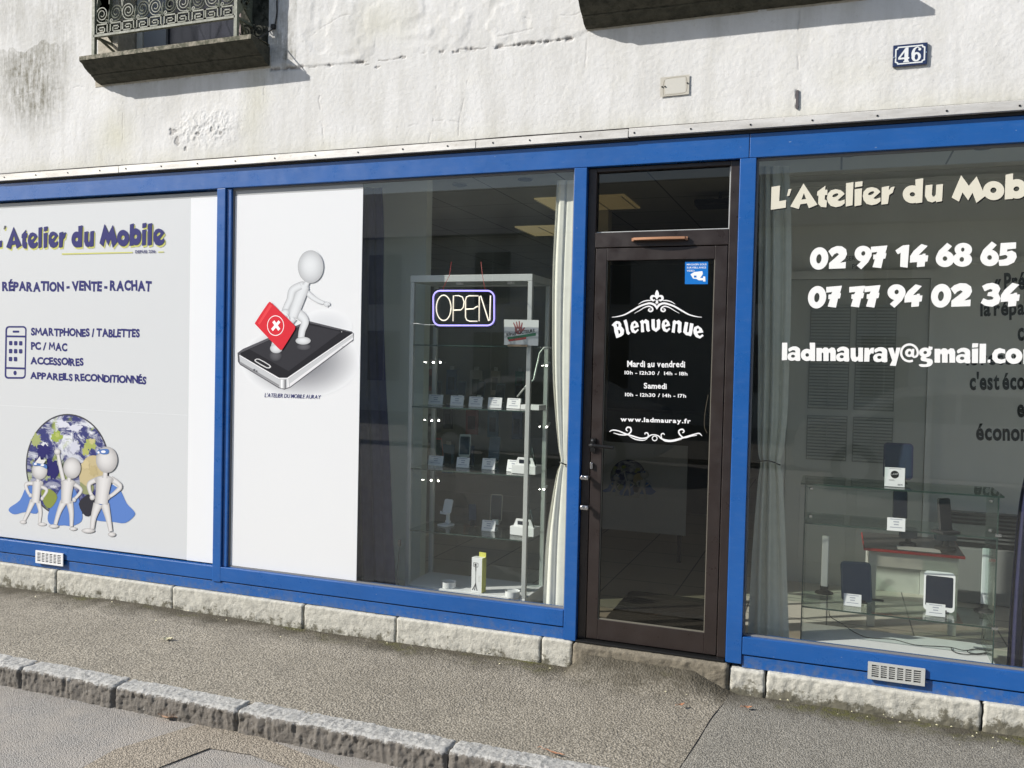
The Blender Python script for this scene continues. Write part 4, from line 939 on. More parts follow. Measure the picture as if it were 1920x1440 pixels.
def rr(x0, x1, y0, y1, r, n=6, sk=0):
    o = []
    for cx, cy, a in ((x1-r, y0+r, -90), (x1-r, y1-r, 0), (x0+r, y1-r, 90), (x0+r, y0+r, 180)):
        for i in range(n+1):
            w = R(a+90*i/n); o.append((cx+r*math.cos(w), cy+r*math.sin(w)))
    return [(x+sk*(y-(y0+y1)/2), y) for x, y in o]
mb.shape(pl, [rr(60, 314, 72, 706, 44, sk=-.018), rr(80, 297, 92, 684, 28, sk=-.018)], INK)
mb.shape(pl, [[(76,184),(302,187),(302,210),(76,207)]], INK); mb.shape(pl, [[(66,563),(302,570),(302,594),(66,587)]], INK)
mb.shape(pl, [rr(152, 230, 127, 152, 8)], INK); mb.shape(pl, [ell(180, 635, 19, 27)], INK)
for j, y in enumerate((251, 347, 442)):
    for i, x in enumerate((108, 168, 228)):
        if j == 2 and i == 2: continue
        mb.shape(pl, [rr(x-j*1.5, x+39-j*1.5, y+i, y+52+i, 10)], INK)
part('phone_icon', mb, M['print'], P1)
# globe
pl = Pl(0, 720, .25, F1)
def earth():
    m, nt, b = new_mat('printed_globe'); p = geo(nt)
    land = ramp(nt, noise(nt, 4.2, 6, .6, p, .6), [(.55, 0.), (.58, 1.)])
    lc = mixc(nt, ramp(nt, noise(nt, 12, 5), [(.4, 0.), (.6, 1.)]), (.06, .09, .03), (.30, .36, .10))
    c = mixc(nt, land, (.020, .026, .15), lc)
    cl = ramp(nt, noise(nt, 6.0, 8, .68, scaled(nt, p, (1, 1, 1.6)), 1.6), [(.46, 0.), (.58, 1.)])
    sep = nt.nodes.new('ShaderNodeSeparateXYZ'); nt.links.new(p, sep.inputs[0])
    hi = ramp(nt, math_(nt, 'SUBTRACT', sep.outputs[2], .55), [(0., .1), (.45, 1.)])
    c = mixc(nt, math_(nt, 'MULTIPLY', cl, hi), c, (.66, .68, .72)); nt.links.new(c, b.inputs['Base Color']); b.inputs['Roughness'].default_value = .4; return m
mb = MB(); mb.shape(pl, [ell(508, 612, 315, 388, 0, 64)], (.06, .06, .07)); part('globe_rim', mb, M['print'], P1)
mb = MB(); mb.shape(pl, [ell(508, 612, 305, 377, 0, 64)], lift=.0003); part('globe_picture', mb, earth(), P1)
mb = MB(); TAN = (.50, .42, .24)
mb.shape(pl, [sm([(600,640),(640,560),(700,535),(760,560),(800,640),(800,700),(740,700),(690,760),(650,770),(600,735)])], TAN, .0004)
def isle(cx, cy, rx, ry, sd, n=26):
    q = random.Random(sd); return [(cx+rx*math.cos(2*math.pi*i/n)*k, cy+ry*math.sin(2*math.pi*i/n)*k) for i in range(n) for k in [q.uniform(.55, 1.1)]]
for q_, c_ in (((680, 455, 55, 50, 3), (.36, .40, .12)), ((690, 430, 30, 24, 4), (.50, .46, .22)), ((640, 500, 30, 40, 5), (.40, .42, .13)), ((425, 395, 48, 48, 6), (.30, .38, .08)), ((430, 385, 22, 22, 7), (.42, .46, .14)), ((270, 420, 45, 60, 8), (.34, .38, .16)), ((330, 460, 40, 26, 9), (.62, .63, .66)), ((560, 330, 60, 30, 10), (.60, .61, .68)), ((470, 300, 60, 34, 11), (.62, .63, .69)), ((560, 470, 44, 60, 12), (.55, .56, .64)), ((640, 610, 34, 40, 13), (.56, .47, .27)), ((700, 650, 40, 46, 14), (.46, .38, .20)), ((330, 500, 70, 50, 15), (.026, .024, .13)), ((390, 640, 70, 90, 16), (.022, .020, .12)), ((400, 770, 30, 12, 17), (.55, .56, .62)), ((300, 600, 40, 90, 18), (.028, .027, .13))):
    mb.shape(pl, [isle(*q_)], c_, .0004)
mb.shape(pl, [sm([(310,800),(380,790),(430,850),(380,930),(330,900)])], (.22,.26,.06), .0004)
mb.shape(pl, [sm([(640,840),(700,820),(700,960),(640,990),(590,900)])], (.03,.03,.04), .0004)
mb.shape(pl, [sm([(600,735),(650,770),(700,760),(690,820),(620,820)])], (.26,.28,.14), .0004)
part('continent_print', mb, M['print'], P1)
mb = MB(); E1, M1 = (.36, .35, .345), (.66, .65, .64); CB = (.10, .20, .50); MK = (.08, .17, .42); L0 = .0008
mb.shape(pl, [sm([(200,770),(150,870),(75,925),(68,955),(110,978),(190,960),(275,972),(300,900),(280,780)])], CB, L0)
mb.shape(pl, [sm([(465,780),(420,850),(365,960),(360,1030),(400,1062),(480,1060),(540,1065),(610,1030),(615,960),(590,860),(550,780)])], CB, L0)
mb.shape(pl, [sm([(800,750),(870,770),(910,810),(950,895),(1000,948),(1010,985),(940,1042),(850,1035),(722,1022),(720,980),(750,880)])], CB, L0)
part('cape_print', mb, M['print'], P1)
mb = MB(); G = lambda pts: mb.strip(pl, pts, E1, M1, L0+.0008); Hd = lambda *a: mb.disc(pl, *a, E1, M1, L0+.0008, sh=(-.2, -.2))
G([(285,880,20),(302,960,14),(295,1040,11)]); Hd(315,1052,34,13); G([(248,870,23),(215,950,16),(180,1022,12)]); Hd(172,1036,25,14)
G([(262,745,15),(195,752,14),(212,815,11),(235,838,10)]); G([(295,765,13),(350,795,12),(318,855,9)]); Hd(228,835,14,16); Hd(316,858,12,16)
Hd(285,745,40,25); G([(278,735,34),(270,830,30),(262,890,32)]); G([(285,700,12),(283,735,14)])
Hd(297,648,58,70)
G([(520,880,28),(535,970,18),(535,1068,13)]); Hd(548,1086,29,14); G([(478,880,28),(442,960,18),(415,1052,14)]); Hd(402,1067,38,15)
G([(478,735,16),(452,620,14),(434,525,12)]); Hd(430,508,24,24); G([(545,745,17),(608,795,13),(560,862,11)]); Hd(556,868,15,18)
Hd(510,742,55,28); G([(508,735,48),(498,830,40),(496,895,38)]); G([(520,695,12),(516,730,16)]); Hd(540,630,66,80)
G([(785,900,34),(810,1000,22),(830,1105,15)]); Hd(838,1128,29,17); G([(735,900,36),(702,1000,22),(690,1085,17)]); Hd(660,1100,50,18)
G([(740,712,20),(672,745,18),(672,800,14),(695,848,13)]); G([(830,708,22),(900,765,18),(862,815,14),(812,850,13)]); Hd(692,850,20,22); Hd(806,848,20,22)
Hd(780,718,72,32); G([(780,708,62),(768,810,50),(758,900,50)]); G([(790,660,16),(786,705,20)]); Hd(800,568,81,99)
mb.shape(pl, [[(262,590),(300,542),(306,568),(346,568),(325,600)]], M1, L0+.0042)
part('figure_print', mb, M['print'], P1)
mb = MB()
mb.shape(pl, [sm([(245,592),(275,582),(305,588),(350,610),(350,636),(320,622),(290,612),(252,612)])], MK, .0058); mb.shape(pl, [sm([(722,530),(732,500),(770,488),(812,490),(812,522),(772,528),(745,520)])], MK, .0058)
for q in ((265,600,12,7),(318,608,14,8),(738,513,9,9),(775,508,18,10)): mb.shape(pl, [ell(*q)], (.75,.76,.8), .0058)
part('mask_print', mb, M['print'], P1)

P2 = thing('poster', 'white poster of a runner with a red first aid case on a giant phone', 'poster', (-3, PY, LSILL))
xr = W(681, 343, PY).x
mb = MB(); mb.box((-3.479, PY, LSILL+.010), (xr, PY+.003, 2.585)); part('poster_sheet', mb, M['vinyl'], P2)
mb = MB(); mb.box((-3.479, PY+.001, 2.5855), (xr, PY+.003, WIN_TOP-.013)); part('header_shade_strip', mb, mat('header_shade_grey2', (.38, .39, .385), .4), P2)  # header's shadow again drawn as a grey strip
F2 = PY-.0004; pl = Pl(400, 400, 320/1152, F2)
mb = MB(); PW = (.90, .91, .915)
mb.disc(pl, 590, 1000, 400, 250, PW, (.18, .18, .20)); mb.disc(pl, 760, 760, 180, 110, PW, (.74, .755, .77)); part('shadow_print', mb, M['print_panel'], P2)
# keep the blur inside the sheet: clip
for o_ in [o for o in bpy.data.objects if o.parent == P2 and o.name.startswith('shadow_print')]:
    for v in o_.data.vertices:
        v.co.x = max(-3.478, min(xr-.002, v.co.x))
mb = MB(); SL = (.50, .51, .52)
mb.shape(pl, [[(163,942),(200,915),(620,732),(650,728),(935,798),(948,812),(946,858),(520,1176),(480,1190),(440,1180),(180,1022),(166,1000)]], (.09,.09,.10), .0003)
mb.shape(pl, [[(176,962),(440,1118),(500,1118),(944,812),(944,852),(516,1172),(478,1184),(444,1174),(180,1014)]], SL, .0003)
mb.shape(pl, [[(180,1000),(444,1158),(444,1172),(180,1014)]], (.25,.25,.26), .0003); mb.shape(pl, [[(516,1150),(944,836),(944,850),(516,1172)]], (.70,.70,.71), .0003)
mb.shape(pl, [[(455,1122),(468,1122),(468,1182),(455,1180)]], (.8,.8,.8), .0003); mb.shape(pl, [[(480,1122),(490,1122),(490,1184),(480,1184)]], (.15,.15,.16), .0003); mb.shape(pl, [[(500,1120),(506,1118),(510,1172),(500,1178)]], (.8,.8,.8), .0003)
mb.shape(pl, [[(182,942),(640,738),(936,806),(930,820),(498,1110),(448,1110),(186,962)]], (.014,.014,.018), .0003)
mb.shape(pl, [[(245,918),(620,748),(862,800),(508,1065)]], (.030,.030,.036), .0003)
mb.strip(pl, [(176,958,3),(442,1114,4),(500,1114,4),(942,812,3)], (.75,.75,.76), None, .0003, sm=False)
mb.shape(pl, [sm([(283,985),(310,982),(380,1022),(388,1040),(360,1046),(290,1006),(278,994)], 2), sm([(290,988),(308,988),(372,1024),(378,1036),(360,1038),(296,1002),(286,994)], 2)], (.6,.6,.6), .0003)
for q in ((276,1058,8,9),(292,1066,6,7),(866,800,4,3),(872,898,6,3)): mb.shape(pl, [ell(*q, n=10)], (.12,.12,.13) if q[0] < 300 else (.5,.5,.5), .0003)
mb.strip(pl, [(730,760,2),(850,788,2)], (.06,.06,.07), None, .0003)
part('phone_print', mb, M['print'], P2)
mb = MB(); E2, M2 = (.40, .41, .42), (.68, .70, .71); L2 = .0022
G = lambda pts: mb.strip(pl, pts, E2, M2, L2); Hd = lambda *a, **k: mb.disc(pl, *a, E2, M2, L2, sh=(-.1, -.15))
mb.disc(pl, 420, 960, 44, 40, (.03,.03,.036), (.10,.10,.11), .0015); mb.disc(pl, 610, 900, 50, 26, (.03,.03,.036), (.10,.10,.11), .0015)
G([(535,700,34),(480,770,30),(430,850,26),(412,905,24)]); Hd(425,912,42,32)
G([(620,520,18),(660,560,19),(710,592,16),(745,605,13)]); Hd(765,612,24,16); mb.strip(pl, [(770,600,6),(788,622,3)], E2, M2, L2); mb.strip(pl, [(755,618,5),(772,632,3)], E2, M2, L2)
G([(560,670,36),(600,700,33),(618,735,27),(600,790,23),(592,840,22)]); Hd(606,860,51,26)
Hd(602,495,42,36); G([(612,490,38),(582,560,42),(556,630,40),(532,700,36)]); G([(640,455,16),(618,490,22)])
G([(588,488,26),(535,520,27),(518,580,24),(490,640,22),(480,668,20)]); Hd(486,672,30,28)
Hd(657,360,87,111)
part('figure_print', mb, M['print'], P2)
mb = MB()
mb.shape(pl, [sm([(385,601),(396,608),(540,748),(550,775),(545,792),(470,912),(455,917),(436,908),(292,758),(283,742),(290,725),(368,608)], 3)], (.62,.025,.04), .0052)
mb.shape(pl, [[(300,742),(382,612),(396,624),(312,752)]], (.72,.06,.07), .0052)
mb.shape(pl, [ell(420, 758, 57, 69), ell(420, 758, 53, 64)], (.85,.85,.85), .0052)
mb.shape(pl, [[(398,735),(412,722),(452,780),(438,793)]], (.85,.85,.85), .0052); mb.shape(pl, [[(440,722),(453,735),(402,795),(390,780)]], (.85,.85,.85), .0052)
mb.strip(pl, [(445,650,3),(470,668,3),(500,690,3),(512,712,3)], (.75,.75,.75), None, .0052)
part('case_print', mb, M['print'], P2)
mb = MB(); text(mb, pl, "L'ATELIER DU MOBILE AURAY", (345, 1240), (722, 1252), (28, 26), INK, .01, 0, slant=.18, gap=.07, space=.22, lift=.0012)
part('caption_lettering', mb, M['print'], P2)

# ------------------------------------------------------------------ outside small things
def grille(pl, quad, label, cols_, rows_, dirty):
    """louvred vent plate; quad px corners TL, TR, BR, BL"""
    a = W(*quad[0], -.004); b = W(*quad[1], -.004); c = W(*quad[2], -.004); d = W(*quad[3], -.004)
    x0, x1 = (a.x+d.x)/2, (b.x+c.x)/2; zt, zb = (a.z+b.z)/2, (c.z+d.z)/2
    t = thing('vent_grille', label, 'vent grille', ((x0+x1)/2, 0, zb)); mb = MB()
    w, h = x1-x0, zt-zb; mx, mz = w*.07, h*.15; y0, y1 = -.014, -.0065
    mb.box((x0, y0, zt-mz), (x1, y1, zt)); mb.box((x0, y0, zb), (x1, y1, zb+mz)); mb.box((x0, y0, zb+mz), (x0+mx, y1, zt-mz)); mb.box((x1-mx, y0, zb+mz), (x1, y1, zt-mz))
    cw = (w-2*mx)/cols_
    for i in range(1, cols_): mb.box((x0+mx+cw*i-.0045, y0, zb+mz), (x0+mx+cw*i+.0045, y1, zt-mz))
    rh = (h-2*mz)/rows_
    for j in range(1, rows_): mb.box((x0+mx, y0+.0005, zb+mz+rh*j-rh*.17), (x1-mx, y1, zb+mz+rh*j+rh*.17))
    part('louvre_plate', mb, M['alu'] if dirty else M['white'], t)
    mb = MB(); mb.box((x0+.002, -.0064, zb+.002), (x1-.002, -.001, zt-.002)); part('grille_box', mb, M['darkmetal'], t)
    if dirty:
        mb = MB()
        for k in range(16):
            u = x0+mx+random.random()*(w-2*mx); z = zb+mz+random.random()*(h-2*mz); s = random.uniform(.003, .008)
            mb.prism(sm([(u-s, z), (u, z+s*.4), (u+s, z+.001), (u+s*.2, z-s*.5)], 2), -.0072, -.0066)
        part('paint_flakes', mb, M['white'], t)
    return t
grille(None, ((69, 1032), (120.5, 1037), (119.5, 1061), (68.5, 1055)), 'small white vent grille on the blue board under the globe poster', 6, 6, False)
grille(None, ((1627, 1239), (1735, 1253), (1733, 1286), (1627, 1271)), 'larger grey vent grille with flaking paint under the right window', 6, 6, True)

# enamel number plate
q0, q1, q2, q3 = W(1674.5, 86, -.008), W(1739.5, 79.5, -.008), W(1739, 121, -.008), W(1674, 127, -.008)
t = thing('house_number_plate', 'navy enamel house number plate reading 46 on the white wall', 'number plate', ((q0.x+q1.x)/2, -.01, q3.z))
x0, x1, z0, z1 = q0.x, q1.x, (q2.z+q3.z)/2, (q0.z+q1.z)/2
mb = MB(); mb.box((x0, -.0145, z0), (x1, -.004, z1)); part('plate', mb, M['enamel'], t, bevel=.003)
class Loc:
    """unit sheet: x 0..1 left to right, y 0..1 top to bottom, between the given corners"""
    def __init__(s, x0, x1, z0, z1, Y): s.a = (x0, x1, z0, z1, Y)
    def __call__(s, u, v, off=0): x0, x1, z0, z1, Y = s.a; return Vector((x0+(x1-x0)*u, Y-off, z1-(z1-z0)*v))
lp = Loc(x0, x1, z0, z1, -.0147); mb = MB(); WT = (.72, .74, .74)
def notch(m, n): return [(m+n, m*1.45),(1-m-n, m*1.45),(1-m-n*.9, m*1.45+n*.9),(1-m, (m+n)*1.45),(1-m, 1-(m+n)*1.45),(1-m-n*.9, 1-m*1.45-n*.9),(1-m-n, 1-m*1.45),(m+n, 1-m*1.45),(m+n*.9, 1-m*1.45-n*.9),(m, 1-(m+n)*1.45),(m, (m+n)*1.45),(m+n*.9, m*1.45+n*.9)]
mb.shape(lp, [notch(.065, .07), notch(.105, .06)], WT)
mb.shape(lp, [[(.37,.16),(.45,.16),(.45,.60),(.48,.60),(.48,.68),(.45,.68),(.45,.76),(.48,.78),(.48,.82),(.31,.82),(.31,.78),(.34,.76),(.34,.68),(.16,.68),(.16,.60)], [(.34,.36),(.34,.60),(.22,.60)]], WT)
mb.shape(lp, [ell(.68,.62,.135,.21,0,24), ell(.685,.63,.05,.13,0,16)], WT)
mb.strip(lp, [(.60,.62,.045),(.585,.45,.045),(.62,.27,.035),(.70,.185,.022),(.76,.22,.02)], WT); mb.shape(lp, [ell(.775,.29,.042,.062,0,14)], WT)
part('number_print', mb, M['print'], t)
for u, v in ((.035, .56), (.955, .46)):
    mb = MB(); p = lp(u, v); mb.lathe((0, 0, 0), [(.0045, 0), (.0035, .003)], 10); mb.v[-20:] = [(p.x+a, -.0147-c, p.z+b) for a, b, c in mb.v[-20:]]
    part('plate_screw', mb, M['steel'], t)
# bare mount of a lost plate
q0, q1 = W(1239, 145, -.006), W(1292, 181, -.006); zc = W(1239, 182, -.006).z; zt = W(1239, 145, -.006).z
t = thing('plate_mount', 'bare beige patch with two rusty screws where a plate once hung', 'plate mount', ((q0.x+q1.x)/2, -.006, zc))
mb = MB(); lp = Loc(q0.x, q1.x, zc, zt, -.0098); mb.shape(lp, [[(0,.03),(1,.0),(1,.98),(0,1)]], (.50,.475,.41)); mb.strip(lp, [(.12,.95,.01),(.10,.6,.012),(.14,.2,.012),(.3,.1,.01),(.8,.08,.008),(.9,.2,.012),(.92,.7,.01),(.8,.9,.012),(.15,.93,.012)], (.27,.25,.20))
mb.shape(lp, [[(.16,.14),(.86,.12),(.88,.86),(.18,.88)]], (.56,.545,.49)); part('mortar_patch', mb, M['print_matt'], t)
mb = MB()
for u, v in ((.06, .5), (.16, .5), (.93, .42)):
    p = lp(u, v); mb.lathe((0, 0, 0), [(.004, 0), (.003, .005)], 8); mb.v[-16:] = [(p.x+a, -.0100-c, p.z+b) for a, b, c in mb.v[-16:]]
part('rusty_screw', mb, M['darkmetal'], t)

# dry leaves and litter
def leaf(px, py, z, L, wd, rz, m, label, curl=.012):
    p = W(px, py, Z=z); mb = MB(); n = 7; vs = []; fs = []
    for i in range(n+1):
        t_ = i/n; w = wd*math.sin(math.pi*min(1, t_*1.02))**.8*(1+.25*math.sin(i*2.3)); x = (t_-.5)*L; zz = .004+curl*abs(t_-.45)+.002*math.sin(i*3)
        for k in (-1, 0, 1): vs.append((x+.1*w*k, w*k, zz+abs(k)*wd*.35))
    for i in range(n):
        for k in (0, 1): fs.append((i*3+k, i*3+k+1, i*3+k+4, i*3+k+3))
    mb.add(vs, fs); root = thing('dry_leaf', label, 'leaf', tuple(p), R(rz)); local(root, 'blade', mb, m, smooth=True)
    s = MB(); s.tube([(-L*.5, 0, .005), (-L*.72, .004, .012), (-L*.85, .002, .004)], .0012, 4); local(root, 'stalk', s, m)
leaf(318, 1346, -.10, .135, .030, 3, M['leaf_a'], 'orange curled dry leaf on the road below the kerb', .008)
leaf(315, 1201, 0, .055, .020, 20, M['leaf_b'], 'pale leaf alone on the pavement below the left poster')
leaf(105, 1299, -.10, .05, .006, -20, M['leaf_b'], 'thin whitish leaf on the road against the kerb at the left')
leaf(1040, 1414, .004, .10, .006, -14, M['leaf_c'], 'thin rusty red leaf on the kerb near the bottom edge')
leaf(1277, 1324, .004, .035, .010, 40, M['leaf_c'], 'small rusty leaf on the pavement in front of the doorstep')
leaf(1402, 1329, .008, .04, .012, 10, M['leaf_c'], 'small rusty leaf on the darker pavement patch right of the doorstep')
leaf(915, 1227, .004, .035, .007, 0, M['leaf_b'], 'pale twisted leaf in the moss at the foot of the stone plinth')


mb = MB()
for i in range(80):
    x = random.uniform(-5.2, .9); y = -.03-abs(random.gauss(0, .10)); s = random.uniform(.002, .006)
    mb.add([(x-s, y, .006), (x, y-s*.7, .008), (x+s, y, .006), (x, y+s*.6, .011)], [(0, 1, 2, 3)], (1, 1, 1))
o = mb.build('litter', M['leaf_b']); o['kind'] = 'stuff'; tag(o, 'pale crumbs and flakes scattered along the foot of the plinth', 'litter')
# ------------------------------------------------------------------ curtains
def curtain(name, rows, Y, folds, amp, m, label, tie=None, seed=1, thick=1.0):
    """rows: (pixel y, left pixel x, right pixel x) down the drop of the cloth"""
    rs = catmull([(float(a), float(b), float(c)) for a, b, c in rows], 7); nx = folds*14; vs = []; rnd = random.Random(seed)
    ph = [rnd.uniform(0, 6.28) for _ in range(4)]
    for (py, xa, xb) in rs:
        A = W(xa, py, Y); Bq = W(xb, py, Y); w = Bq.x-A.x
        for i in range(nx+1):
            t = i/nx; tt = t+.03*math.sin(2*math.pi*t*1.5+ph[0])+.010*math.sin(A.z*3+ph[1]+t*9)
            a = 2*math.pi*folds*tt
            y = amp*(math.sin(a)+.35*math.sin(2.1*a+ph[2]+A.z*.8))*(.6+.4*math.sin(t*5+ph[3])) * min(1, w/.09)
            vs.append((A.x+w*t+.004*math.cos(a), Y+y, A.z+(Bq.z-A.z)*t))
    n = nx+1; mb = MB(); mb.add(vs, [(j*n+i, j*n+i+1, (j+1)*n+i+1, (j+1)*n+i) for j in range(len(rs)-1) for i in range(nx)])
    b = rs[-1]; p = W((b[1]+b[2])/2, b[0], Y)
    t = thing(name, label, 'curtain', (p.x, Y, p.z)); part('cloth', mb, m, t, smooth=True)
    if tie:
        py, xa, xb, sag = tie; A = W(xa, py, Y-amp*.8-.012); Bq = W(xb, py+6, Y-amp*.8-.012)
        mb = MB(); mb.tube([(A.x+(Bq.x-A.x)*k/8, A.y-.012*math.sin(math.pi*k/8), A.z+(Bq.z-A.z)*k/8+sag*math.sin(math.pi*k/8)) for k in range(9)], .0035, 6); part('tieback', mb, M['darkmetal'], t)
    return t
curtain('curtain', [(338, 1043, 1078), (400, 1040, 1076), (500, 1035, 1072), (600, 1034, 1068), (700, 1035, 1066), (780, 1040, 1064), (840, 1046, 1062), (866, 1050, 1062), (890, 1042, 1062), (950, 1031, 1061), (1020, 1022, 1060), (1145, 1016, 1057)], .13, 2, .011, M['cream'],
        'sunlit cream curtain gathered beside the brown door', (866, 1048, 1062, .003), 4)
curtain('curtain', [(312, 1424, 1478), (420, 1422, 1482), (560, 1420, 1482), (700, 1420, 1478), (790, 1419, 1474), (848, 1420, 1466), (868, 1424, 1462), (900, 1420, 1466), (980, 1413, 1470), (1080, 1406, 1474), (1200, 1400, 1478)], .16, 3, .018, M['grey_cloth'],
        'grey curtain gathered by a thin black tie right of the door', (866, 1420, 1463, .014), 9)
curtain('curtain', [(352, 640, 716), (430, 640, 719), (560, 640, 718), (700, 640, 722), (850, 640, 730), (1000, 640, 736), (1112, 640, 742)], .17, 4, .026, M['navy_cloth'],
        'dark navy curtain beside the runner poster', None, 2)
curtain('curtain', [(290, 1940, 2010), (700, 1930, 2005), (860, 1922, 2000), (930, 1910, 1998), (1000, 1902, 1995), (1120, 1893, 1990), (1262, 1884, 1990)], .22, 4, .026, M['navy_cloth'],
        'dark violet curtain at the right edge of the picture', None, 6)

# ------------------------------------------------------------------ neon sign
pl = Pl(660, 320, 440/1440, .085)
C_ = lambda x, y: tuple(pl(x, y))
t = thing('neon_sign', 'lit neon sign reading OPEN in a violet rounded frame in the left window', 'neon sign', C_(685, 960))
mb = MB(); bk = [pl(x, y, -.012) for x, y in rr(488, 886, 724, 968, 46)]; bk2 = [p+Vector((0, .003, 0)) for p in bk]; n = len(bk)
mb.add(bk+bk2, [(i, (i+1) % n, n+(i+1) % n, n+i) for i in range(n)]+[tuple(q) for q in tessellate_polygon([[Vector((p.x, p.z, 0)) for p in bk]])]); part('acrylic_back', mb, M['acryl'], t)
mb = MB(); o = [C_(x, y) for x, y in rr(499, 873, 737, 950, 42)]; mb.tube(o+[o[0]], .0046, 8, cap=False); part('frame_tube', mb, M['neon_b'], t, smooth=True)
def ntube(pts): 
    mb = MB(); mb.tube([C_(*p) for p in pts], .0036, 8); part('letter_tube', mb, M['neon_w'], t, smooth=True)
ntube([(563+45*math.cos(a), 842+78*math.sin(a)) for a in [2*math.pi*i/24 for i in range(25)]])
ntube([(620,924),(623,768),(655,767),(678,775),(688,805),(684,838),(668,855),(623,856)])
ntube([(775,768),(720,768),(703,775),(697,795),(697,898),(704,916),(722,924),(770,924)]); ntube([(699,850),(745,848),(760,838),(773,832)])
ntube([(780,924),(782,772),(790,768),(838,922),(846,918),(850,766)])
mb = MB(); mb.tube([tuple(pl(560, 732)), tuple(pl(562, 715)), tuple(pl(598, 642, -.05)), tuple(pl(610, 560, -.10))], .0015, 5); mb.tube([tuple(pl(818, 730)), tuple(pl(813, 710)), tuple(pl(800, 640, -.05)), tuple(pl(792, 560, -.10))], .0015, 5); part('hanging_cord', mb, M['red'], t)
mb = MB(); mb.tube(catmull([tuple(pl(510, 946)), tuple(pl(450, 945)), tuple(pl(400, 938)), tuple(pl(366, 939, -.2))]), .0018, 5); part('power_lead', mb, M['white'], t)

# ------------------------------------------------------------------ tall display cabinet
CX0, CX1, CY0, CY1 = -2.402, -1.628, .29, .64
t = thing('display_cabinet', 'tall aluminium and glass display cabinet with lit shelves in the left window', 'display cabinet', ((CX0+CX1)/2, (CY0+CY1)/2, Z0)); CAB = t
mb = MB(); mb.box((CX0, CY0, Z0), (CX1, CY1, .245)); part('base', mb, M['white'], t, bevel=.003)
mb = MB()
for x in (CX0, CX1-.026):
    for y in (CY0, CY1-.026): mb.box((x, y, .246), (x+.026, y+.026, 2.069))
mb.box((CX0, CY0-.001, 2.07), (CX1, CY0+.026, 2.11)); mb.box((CX0, CY1-.026, 2.07), (CX1, CY1, 2.11)); mb.box((CX0, CY0+.026, 2.07), (CX0+.026, CY1-.026, 2.11)); mb.box((CX1-.026, CY0+.026, 2.07), (CX1, CY1-.026, 2.11))
mb.box((CX0+.026, CY0+.026, 2.075), (CX1-.026, CY1-.026, 2.085)); part('aluminium_frame', mb, M['alu'], t, bevel=.002)
SH = [1.697, 1.327, .953, .580]
for z in SH:
    mb = MB(); mb.box((CX0+.02, CY0+.004, z-.006), (CX1-.02, CY1-.02, z)); g = part('glass_shelf', mb, M['glass_thin'], t)
    mb = MB(); mb.box((CX0+.02, CY0+.0015, z-.0065), (CX1-.02, CY0+.0035, z+.0005)); part('shelf_edge', mb, M['glass_edge'], g)
mb = MB(); 
for (a, b) in (((CX0+.01, CY0+.02), (CX0+.01, CY1-.02)), ((CX1-.01, CY0+.02), (CX1-.01, CY1-.02)), ((CX0+.02, CY1-.01), (CX1-.02, CY1-.01))):
    mb.add([(a[0], a[1], .25), (b[0], b[1], .25), (b[0], b[1], 2.07), (a[0], a[1], 2.07)], [(0, 1, 2, 3)])
part('glass_side', mb, M['glass_thin'], t)
for (px, py, Yq) in ((813, 679, .56), (826, 679, .60), (810, 788, .56), (823, 788, .60), (809, 900, .56), (822, 901, .60), (1025, 685, .58), (1025, 800, .58), (1020, 917, .58)):
    p = W(px, py, Yq); mb = MB(); mb.lathe((0, 0, 0), [(.008, 0), (.010, .016), (.006, .028)], 12); v = mb.v; s = 1 if px < 900 else -1
    mb.v = [(p.x-s*(c*.6)+a, p.y+c*.3, p.z+b+c*.7) for a, b, c in v]; h = part('spot_housing', mb, M['lampshell'], t)
    mb = MB(); mb.lathe((p.x, p.y-.004, p.z-.005), [(.003, 0), (.006, .003), (.003, .006)], 10); part('spot_bulb', mb, M['led'], h)
for (px, py) in ((862, 535), (958, 533)):
    p = W(px, py, .40); mb = MB(); mb.lathe((p.x, p.y, 2.062), [(.022, 0), (.024, .008), (.024, .0125)], 18); part('ceiling_spot', mb, M['white'], t)

# ---- goods
def card(px, py, z, w, h, label, tilt=14, yaw=0, lines=4, name='price_card'):
    p = W(px, py, Z=z); return card_at(p, w, h, label, tilt, yaw, lines, name)
def card_at(p, w, h, label, tilt=14, yaw=0, lines=4, name='price_card', group='price cards in the shop windows'):
    root = thing(name, label, 'price card', tuple(p), R(yaw), group); T = R(tilt)
    f = lambda x, y, zz: (x, math.sin(T)*zz+y*math.cos(T), math.cos(T)*zz-y*math.sin(T)+.0015)
    mb = MB(); mb.box((-w/2, -.001, 0), (w/2, .001, h)); mb.v = [f(*v) for v in mb.v]; local(root, 'card', mb, M['white'])
    mb = MB()
    for i in range(lines):
        u = w*(.34-.05*((i*7) % 3)); z = h*(.86-.62*i/max(1, lines-1)); s = h*.035*(1.5 if i in (1, 2) else 1)
        if i in (1, 2): u *= .55
        mb.add([(-u, -.0016, z), (u, -.0016, z), (u, -.0016, z+s*1.6), (-u, -.0016, z+s*1.6)], [(0, 1, 2, 3)])
    mb.v = [f(*v) for v in mb.v]; local(root, 'small_print', mb, INKM)
    s = MB(); s.box((-w/2, .001, 0), (w/2, .03, .0015)); local(root, 'foot', s, M['white'])
    return root
INKM = mat('grey_small_print', (.35, .36, .42), .7)
def slab(w, h, t_, r, z0=0):
    """rounded upright plate centred on x, thickness along y"""
    return rr(-w/2, w/2, z0, z0+h, r, 4), t_
